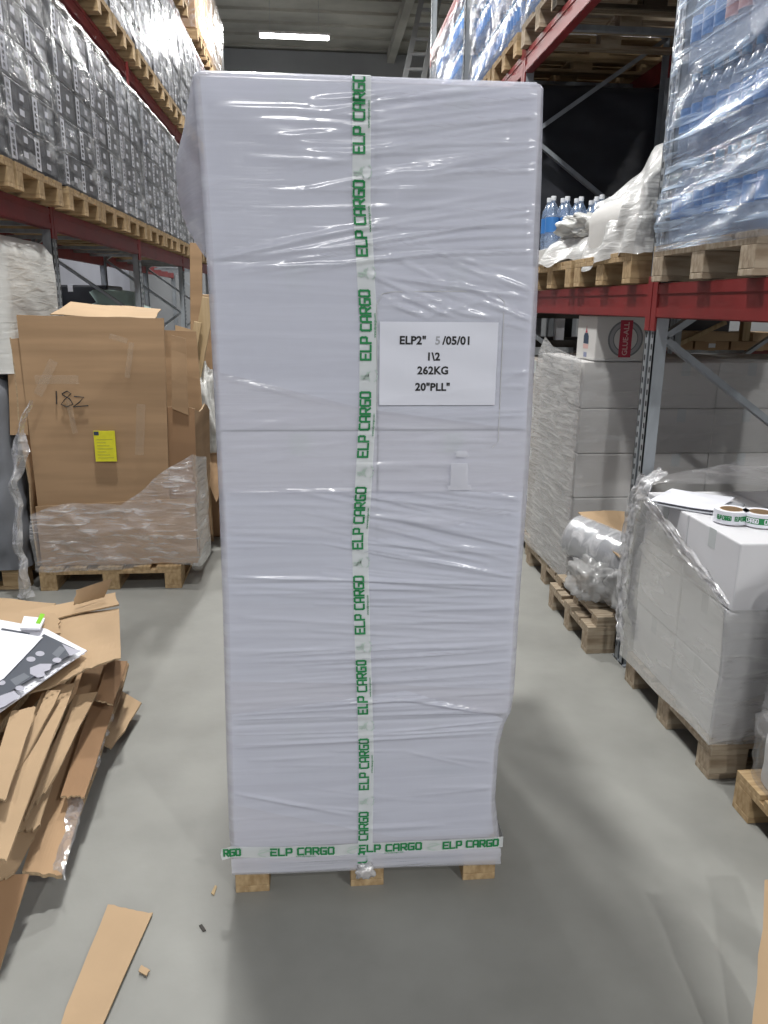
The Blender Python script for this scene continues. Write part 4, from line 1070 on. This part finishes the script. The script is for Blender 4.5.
# near big pallet of water
zp = 1.805
pallet((1.44+.6, 2.93, zp), R(90), 'worn pallet under the blue wrapped water bottles on the right beam', proto=PAL_W)
rows6 = ['bottom', 'second', 'third', 'fourth', 'top']
for k in range(5):
    for j in range(3):
        o = copy_tree(PK2 if (k == 2 and j < 2) else PK)
        o.location = (1.47+random.uniform(0, .01), 2.505+j*.272-.012*k, zp+.146+k*.322)
        tag(o, f"water bottle pack, {rows6[k]} layer, {['nearest','middle','far'][j]} pack, in the big blue wrapped load", 'bottle pack', 'water packs in the big blue load')
tag(MB().box(1.67, 2.55, 2.52, 3.27, zp+.146, zp+1.75).build('bottle_stack_core', mat('deep_blue_bottles', (.05, .10, .20), .3, c2=(.10, .17, .30), vscale=12), bevel=.02), 'solid blue mass of packed bottles behind the front water packs', 'bottle stack')
o = link('stretch_film', shell_mesh('stretch_film', M['film_water'], 1.16, .85, 0, 1.76, r=.03, amp=.03, step=.025, seed=160, lump=.012, ridge=7, slant=.16, taper=.06), None, (1.445+.585, 2.905, zp+.12)); tag(o, 'shiny blue-white film around the big load of water bottles at right', 'stretch film')
# second bay: draped film bundles
pallet((1.44+.6, 3.96, zp), R(90), 'pallet under the white draped bundle beside the right upright', proto=PAL)
pallet((1.44+.6, 4.82, zp), R(90), 'pallet under the crumpled film heap right of the tall load', proto=PAL)
o = film_sheet('film_cover', [[(2.3, 4.36, 1.98), (1.9, 4.34, 2.2), (1.62, 4.30, 2.28), (1.50, 4.28, 2.22), (1.46, 4.32, 1.88)],
                              [(2.3, 4.10, 2.2), (1.95, 4.10, 2.42), (1.68, 4.08, 2.40), (1.50, 4.08, 2.16), (1.44, 4.10, 1.90)],
                              [(2.3, 3.85, 2.3), (1.95, 3.82, 2.50), (1.66, 3.80, 2.45), (1.48, 3.80, 2.20), (1.43, 3.82, 1.92)],
                              [(2.3, 3.52, 2.3), (1.95, 3.53, 2.52), (1.66, 3.53, 2.42), (1.47, 3.54, 2.25), (1.44, 3.55, 1.95)],
                              [(2.3, 3.51, 1.96), (1.95, 3.51, 1.96), (1.66, 3.51, 1.96), (1.47, 3.52, 1.96), (1.44, 3.53, 1.95)]], M['film_milk'], .035, 170, 6, 12)
tag(o, 'white draped film cover over a bundle beside the right upright', 'film cover')
o = link('grey_bundle', shell_mesh('grey_bundle', M['rack_carton'], .95, .72, 0, .24, r=.05, amp=.01, step=.04, seed=171, lump=.02), None, (1.46+.5, 3.93, zp+.146)); tag(o, 'flat pale bundle under the white draped film cover', 'wrapped goods')
o = link('film_heap', shell_mesh('film_heap', M['film_milk'], .74, .60, 0, .14, r=.06, amp=.04, step=.025, seed=172, lump=.07, ridge=4, taper=.25, hem=.05), None, (1.86, 4.70, zp+.15)); tag(o, 'low heap of crumpled white film on the second-bay pallet', 'film heap')
o = link('film_sack', blob_mesh('film_sack', M['film_white'], .30, .20, .085, .3, 173), None, (1.78, 4.66, zp+.26)); tag(o, 'grey-white film sack lying behind the crumpled film heap', 'film sack')
for k in range(5):
    o = copy_tree(PKW); o.rotation_euler = (0, 0, R(90)); o.location = [(1.745, 5.06, 2.055), (2.02, 4.95, 2.055), (2.30, 4.95, 2.055), (2.05, 5.14, 2.055), (2.33, 5.14, 2.055)][k]
    tag(o, ['clear water pack behind the film heap, nearest the tall load', 'clear water pack behind the film heap, middle of the rear row', 'clear water pack behind the film heap, deepest in the rear row', 'clear water pack hidden behind the middle one, nearer the aisle', 'clear water pack hidden behind the middle one, deeper in the rack'][k], 'bottle pack', 'clear water packs in the second bay')
o = carton_pile('carton_layer', 'pale carton layer under the clear water packs in the second bay', (2.0, 5.02, zp+.146), (1.08, .36, .098), M['rack_carton'], M['tape'])
# added dark blocks hiding the bright wall behind the second bay
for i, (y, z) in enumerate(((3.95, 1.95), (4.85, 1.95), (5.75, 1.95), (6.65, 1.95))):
    o = link('dark_blocker', shell_mesh('dark_blocker', M['dark_goods'], 1.0, .88, 0, 2.2, r=.03, amp=.02, step=.06, seed=180+i, lump=.01), None, (3.35, y, z)); tag(o, f'added dark block hiding the wall behind the second bay, {ORD[i]} from the upright', 'wrapped goods', 'added dark blocks behind the right rack')
    pallet((3.35, y, z-.145), R(90), f'pallet under the {ORD[i]} added dark block behind the second bay')
# added dark blocks in the third bay, tall enough to cover the bright wall
for i, y in enumerate((6.4, 7.3, 8.75, 9.6)):
    pallet((2.04, y, zp), R(90), f'pallet on the right beam in the third bay, {ORD[i]} from its post')
    o = link('dark_blocker', shell_mesh('dark_blocker', M['dark_goods'], 1.1, .84, 0, 1.27, r=.03, amp=.02, step=.05, seed=190+i), None, (2.04, y, zp+.146)); tag(o, f'added dark block closing off the third right bay, {ORD[i]} from its post', 'wrapped goods', 'added dark blocks in the third bay')
# upper level: pallets over the second bay, bottles beyond
for i, y in enumerate((3.92, 4.72, 5.44)):
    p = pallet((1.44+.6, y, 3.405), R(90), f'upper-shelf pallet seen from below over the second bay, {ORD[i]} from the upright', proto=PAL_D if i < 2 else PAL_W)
    if i < 2:
        o = link('wrapped_block', shell_mesh('wrapped_block', M['dark_goods'], 1.1, .74, 0, .6, r=.03, amp=.02, step=.06, seed=200+i), None, (2.05, y, 3.55)); tag(o, f'wrapped block on the upper-shelf pallet, {ORD[i]} from the upright', 'wrapped goods', 'upper blocks over the second bay')
for i, y in enumerate((5.44, 6.36, 7.22, 8.72, 9.55)):
    if i: pallet((1.44+.6, y, 3.405), R(90), f'upper-shelf pallet under the {ORD[i]} load of blue bottles', proto=PAL)
    if i == 0: nm = 'upper bottle load nearest the red beam joint'
    else: nm = f'{ORD[i]} upper bottle load past the beam joint'
    for k in range(3):
        for j in range(3):
            o = link('water_pack', PKS, None, (1.46, y-.40+j*.272, 3.552+k*.322))
            tag(o, f"water bottle pack, {['bottom','middle','top'][k]} layer, {['near','middle','far'][j]} pack, {nm}", 'bottle pack', 'water packs on the upper right shelf')
    o = link('stretch_film', shell_mesh('stretch_film', M['film_shiny'], 1.12, .85, 0, 1.02, r=.04, amp=.03, step=.035, seed=210+i, lump=.04, ridge=4), None, (1.43+.57, y-.0, 3.53)); tag(o, f'clear film around the {nm}', 'stretch film', 'films on the upper right shelf')
for o in (PK, PK2, PKW, PAL, PAL_W, PAL_S, PAL_L, PAL_D):
    for ch in list(o.children_recursive): bpy.data.objects.remove(ch)
    bpy.data.objects.remove(o)

# ================================================================ CARDBOARD HEAP
def q3(*pts): return [on_z(x, y, z) for (x, y, z) in pts]
def sheet(label, pts, m, seed, jag=(0, 0, 0, 0), t=.006, wav=.012, nu=14, nv=5, cat='cardboard', name='cardboard_sheet'):
    o = slab(q3(*pts), t, nu, nv, jag, wav, seed, nrm=(0, 0, 1)).build(name, m)
    return tag(o, label, cat, 'flattened cardboard in the heap')
# supporting sheets inside the heap
for k in range(7):
    z = .03+.05*k
    A = [(-1.85+.02*k, 2.25+.05*k, z), (-.98-.035*k, 2.30+.03*k, z), (-1.0-.035*k, 3.62-.02*k, z), (-1.85, 3.7, z)]
    tag(slab(A, .03, 8, 6, (.02, .02, .02, .02), .012, 300+k, nrm=(0, 0, 1)).build('cardboard_sheet', CB if k % 2 else CBL), f'folded flat cardboard, {ORD[k]} from the floor inside the heap', 'cardboard', 'flattened cardboard in the heap')
sheet('wide brown sheet with film-edged rim at the bottom right of the heap', [(22, 874, .13), (62, 878, .09), (131, 664, .13), (88, 652, .2)], CB, 1, (.01, .01, .01, 0), .012)
sheet('narrow flap along the floor-side edge of the heap', [(92, 745, .08), (112, 752, .05), (143, 703, .06), (120, 690, .10)], CBL, 2, (.02, .02, .0, 0))
sheet('brown strip with dark fold below the poster on the heap', [(60, 800, .17), (84, 800, .15), (128, 664, .20), (104, 664, .24)], CBD, 3, (.02, 0, .01, 0))
sheet('tan strip with torn lower end in the middle of the heap', [(22, 824, .25), (47, 792, .24), (98, 692, .30), (74, 694, .31)], CBL, 4, (.05, .01, 0, .01))
sheet('short torn tan strip near the heap bottom', [(16, 836, .22), (38, 832, .20), (54, 782, .22), (38, 784, .24)], CBL, 5, (.03, .01, .01, 0))
sheet('curled tan strip at the lowest near corner of the heap', [(-16, 892, .17), (14, 878, .16), (41, 831, .17), (15, 829, .20)], CBL, 6, (.03, .03, 0, 0), wav=.03)
sheet('broad tan strip running from the poster to the near end of the heap', [(-22, 862, .33), (8, 862, .31), (76, 682, .37), (44, 686, .38)], CBL, 7, (.02, .01, 0, 0))
sheet('pale narrow strip at the left picture edge of the heap', [(-20, 806, .40), (6, 802, .39), (38, 706, .42), (12, 712, .43)], CBL, 8, (.02, .02, .01, 0))
sheet('pale strip with torn edge beside the left strip of the heap', [(10, 775, .36), (20, 770, .35), (62, 690, .40), (46, 690, .41)], CBL, 9, (.02, .02, 0, .02))
sheet('dark brown sheet leaning to the floor at the near left of the heap', [(-30, 1010, .01), (-6, 985, .01), (29, 874, .14), (-14, 874, .18)], CBD, 10, (.01, .0, 0, 0))
sheet('small brown flap under the big top sheet of the heap', [(95, 700, .26), (114, 706, .24), (128, 662, .27), (108, 660, .30)], CBD, 11, (.01, .01, 0, 0))
sheet('large light brown sheet covering the top of the heap', [(-20, 712, .42), (121, 660, .42), (119, 608, .42), (-10, 628, .44)], CBL, 12, (.03, .0, 0, 0), wav=.02, nu=22, nv=8)
sheet('tan folded flap lying across the top far edge of the heap', [(8, 628, .455), (119, 604, .44), (117, 592, .45), (22, 610, .46)], CBL, 13, (.004, .01, 0, 0))
sheet('narrow tan flap sticking up at the far corner of the heap', [(72, 606, .47), (104, 597, .46), (112, 579, .53), (76, 592, .52)], CBL, 14, (.004, .0, 0, .01))
sheet('torn tan flap behind the poster on top of the heap', [(-12, 640, .455), (66, 632, .45), (60, 614, .46), (-12, 612, .47)], CBL, 15, (.01, .03, 0, 0))
# silver film on the heap's edge
P = [[Vector(on_z(60+4, 878, .10)), Vector(on_z(52, 872, .12))], [Vector(on_z(80, 812, .11)), Vector(on_z(66, 812, .13))], [Vector(on_z(100, 756, .12)), Vector(on_z(88, 752, .14))], [Vector(on_z(113, 714, .12)), Vector(on_z(104, 714, .14))]]
f = film_sheet('film_scrap', P, M['film_drape'], .02, 230, 20, 12); tag(f, 'shiny scrap of clear film along the right edge of the cardboard heap', 'stretch film')
# poster
pst = slab(q3((-40, 740, .47), (87, 650, .455), (46, 629, .465), (-40, 612, .475)), .004, 10, 6, wav=.004, seed=240, nrm=(0, 0, 1)).build('printed_poster', [M['paper'], M['paper']])
tag(pst, 'printed white-bordered charcoal poster sheet lying on the cardboard heap', 'poster')
def zpos(px, py): return .472
def flat(pts, dz, name, m, parent):
    mb = MB(); mb.add([on_z(x, y, .478)+Vector((0, 0, dz)) for x, y in pts], [tuple(range(len(pts)))]); return mb.build(name, m, parent, recalc=False)
dk = flat([(-30, 716), (78, 650), (44, 634), (6, 664), (-30, 690)], .0, 'charcoal_print', M['poster_dark'], pst)
dk2 = flat([(2, 628), (30, 633), (28, 637), (-2, 634)], .0, 'charcoal_print', M['poster_dark'], pst)
def ell(cx, cy, rx, ry, name, m, dz=.0015):
    return flat([(cx+rx*math.cos(2*math.pi*k/18), cy+ry*math.sin(2*math.pi*k/18)) for k in range(18)], dz, name, m, pst)
for cx, cy in ((40, 654), (31, 659.5), (57, 660.5), (1, 683), (20, 688.5)): ell(cx, cy, 4.6, 2.6, 'pale_dot', M['poster_grey'])
flat([(30, 668), (40, 664), (52, 664), (50, 670), (44, 672), (46, 676), (38, 678), (30, 674)], .001, 'grey_block', M['poster_grey'], pst)
flat([(0, 696), (14, 691), (20, 697), (4, 707), (-10, 712), (-14, 700)], .001, 'grey_block', M['poster_grey'], pst)
flat([(52, 654), (60, 646), (66, 649), (58, 658)], .0008, 'mid_grey_block', M['poster_mid'], pst)
flat([(10, 680), (24, 673), (30, 677), (16, 686)], .0008, 'mid_grey_block', M['poster_mid'], pst)
flat([(62, 644), (74, 649), (82, 651), (70, 656), (66, 650)], .0008, 'grey_block', M['poster_grey'], pst)
ds = MB()
for k in range(22):
    t = k/22; x, y = 84-(84+30)*t, 653+(722-653)*t
    ds.add([on_z(x+dx, y+dy, .4785) for dx, dy in ((0, 0), (-2.2, 1.3), (-1.2, 2.1), (1, .8))], [(0, 1, 2, 3)])
ds.build('edge_dash', M['ink_grey'], pst, recalc=False)
tag(slab(q3((-40, 705, .486), (4, 678, .484), (43, 637, .484), (-40, 624, .488)), .003, 8, 5, wav=.003, seed=245, nrm=(0, 0, 1)).build('paper_sheet', [M['paper'], M['paper']]), 'plain white paper sheet lying on the charcoal poster', 'paper')
gp = slab(q3((20, 628, .495), (40, 628.5, .495), (45, 618, .495), (24, 616, .495)), .008, 4, 3, wav=0, seed=246, nrm=(0, 0, 1)).build('paper_packet', [M['paper'], M['paper']]); tag(gp, 'small white packet with lime green end behind the poster', 'packet')
flat([(36, 627.5), (40.5, 628.2), (45.5, 618.2), (41, 617.6)], .0178, 'green_end', M['lime'], gp)
# floor scraps
sh = slab([on_z(52, 1040, .012), on_z(96, 1040, .012), on_z(153, 911, .012), on_z(107, 904, .012)], .005, 12, 5, (.0, .0, .01, .01), .01, 250, nrm=(0, 0, 1)).build('cardboard_sheet', CBL); tag(sh, 'torn tan cardboard strip lying flat on the floor near the camera', 'cardboard')
sc_ = slab([on_z(138, 972, .008), on_z(147, 977, .008), on_z(151, 970, .008), on_z(141, 964, .008)], .004, 3, 3, (.004,)*4, .004, 251, nrm=(0, 0, 1)).build('cardboard_scrap', CBL); tag(sc_, 'tiny square cardboard scrap on the floor beside the strip', 'cardboard')
for i, (pts, lb) in enumerate((([(211, 893), (214, 895), (217, 886), (215, 885)], 'thin pale splinter on the floor left of the pallet'), ([(199, 925), (203, 931), (206, 930), (202, 924)], 'tiny dark scrap on the floor below the splinter'))):
    s_ = slab([on_z(x, y, .004) for x, y in pts], .003, 2, 2, (0, 0, 0, 0), 0, 252+i, nrm=(0, 0, 1)).build('floor_scrap', [M['plank'] if i == 0 else M['core']]*2); tag(s_, lb, 'scrap')
cr = slab([on_z(742, 1100, .02), on_z(820, 1100, .02), on_z(800, 880, .30), on_z(764, 880, .30)], .008, 6, 8, (0, 0, 0, .01), .01, 255, nrm=(-.8, -.5, .3)).build('cardboard_sheet', CBL); tag(cr, 'tan cardboard edge at the lower right picture corner', 'cardboard')
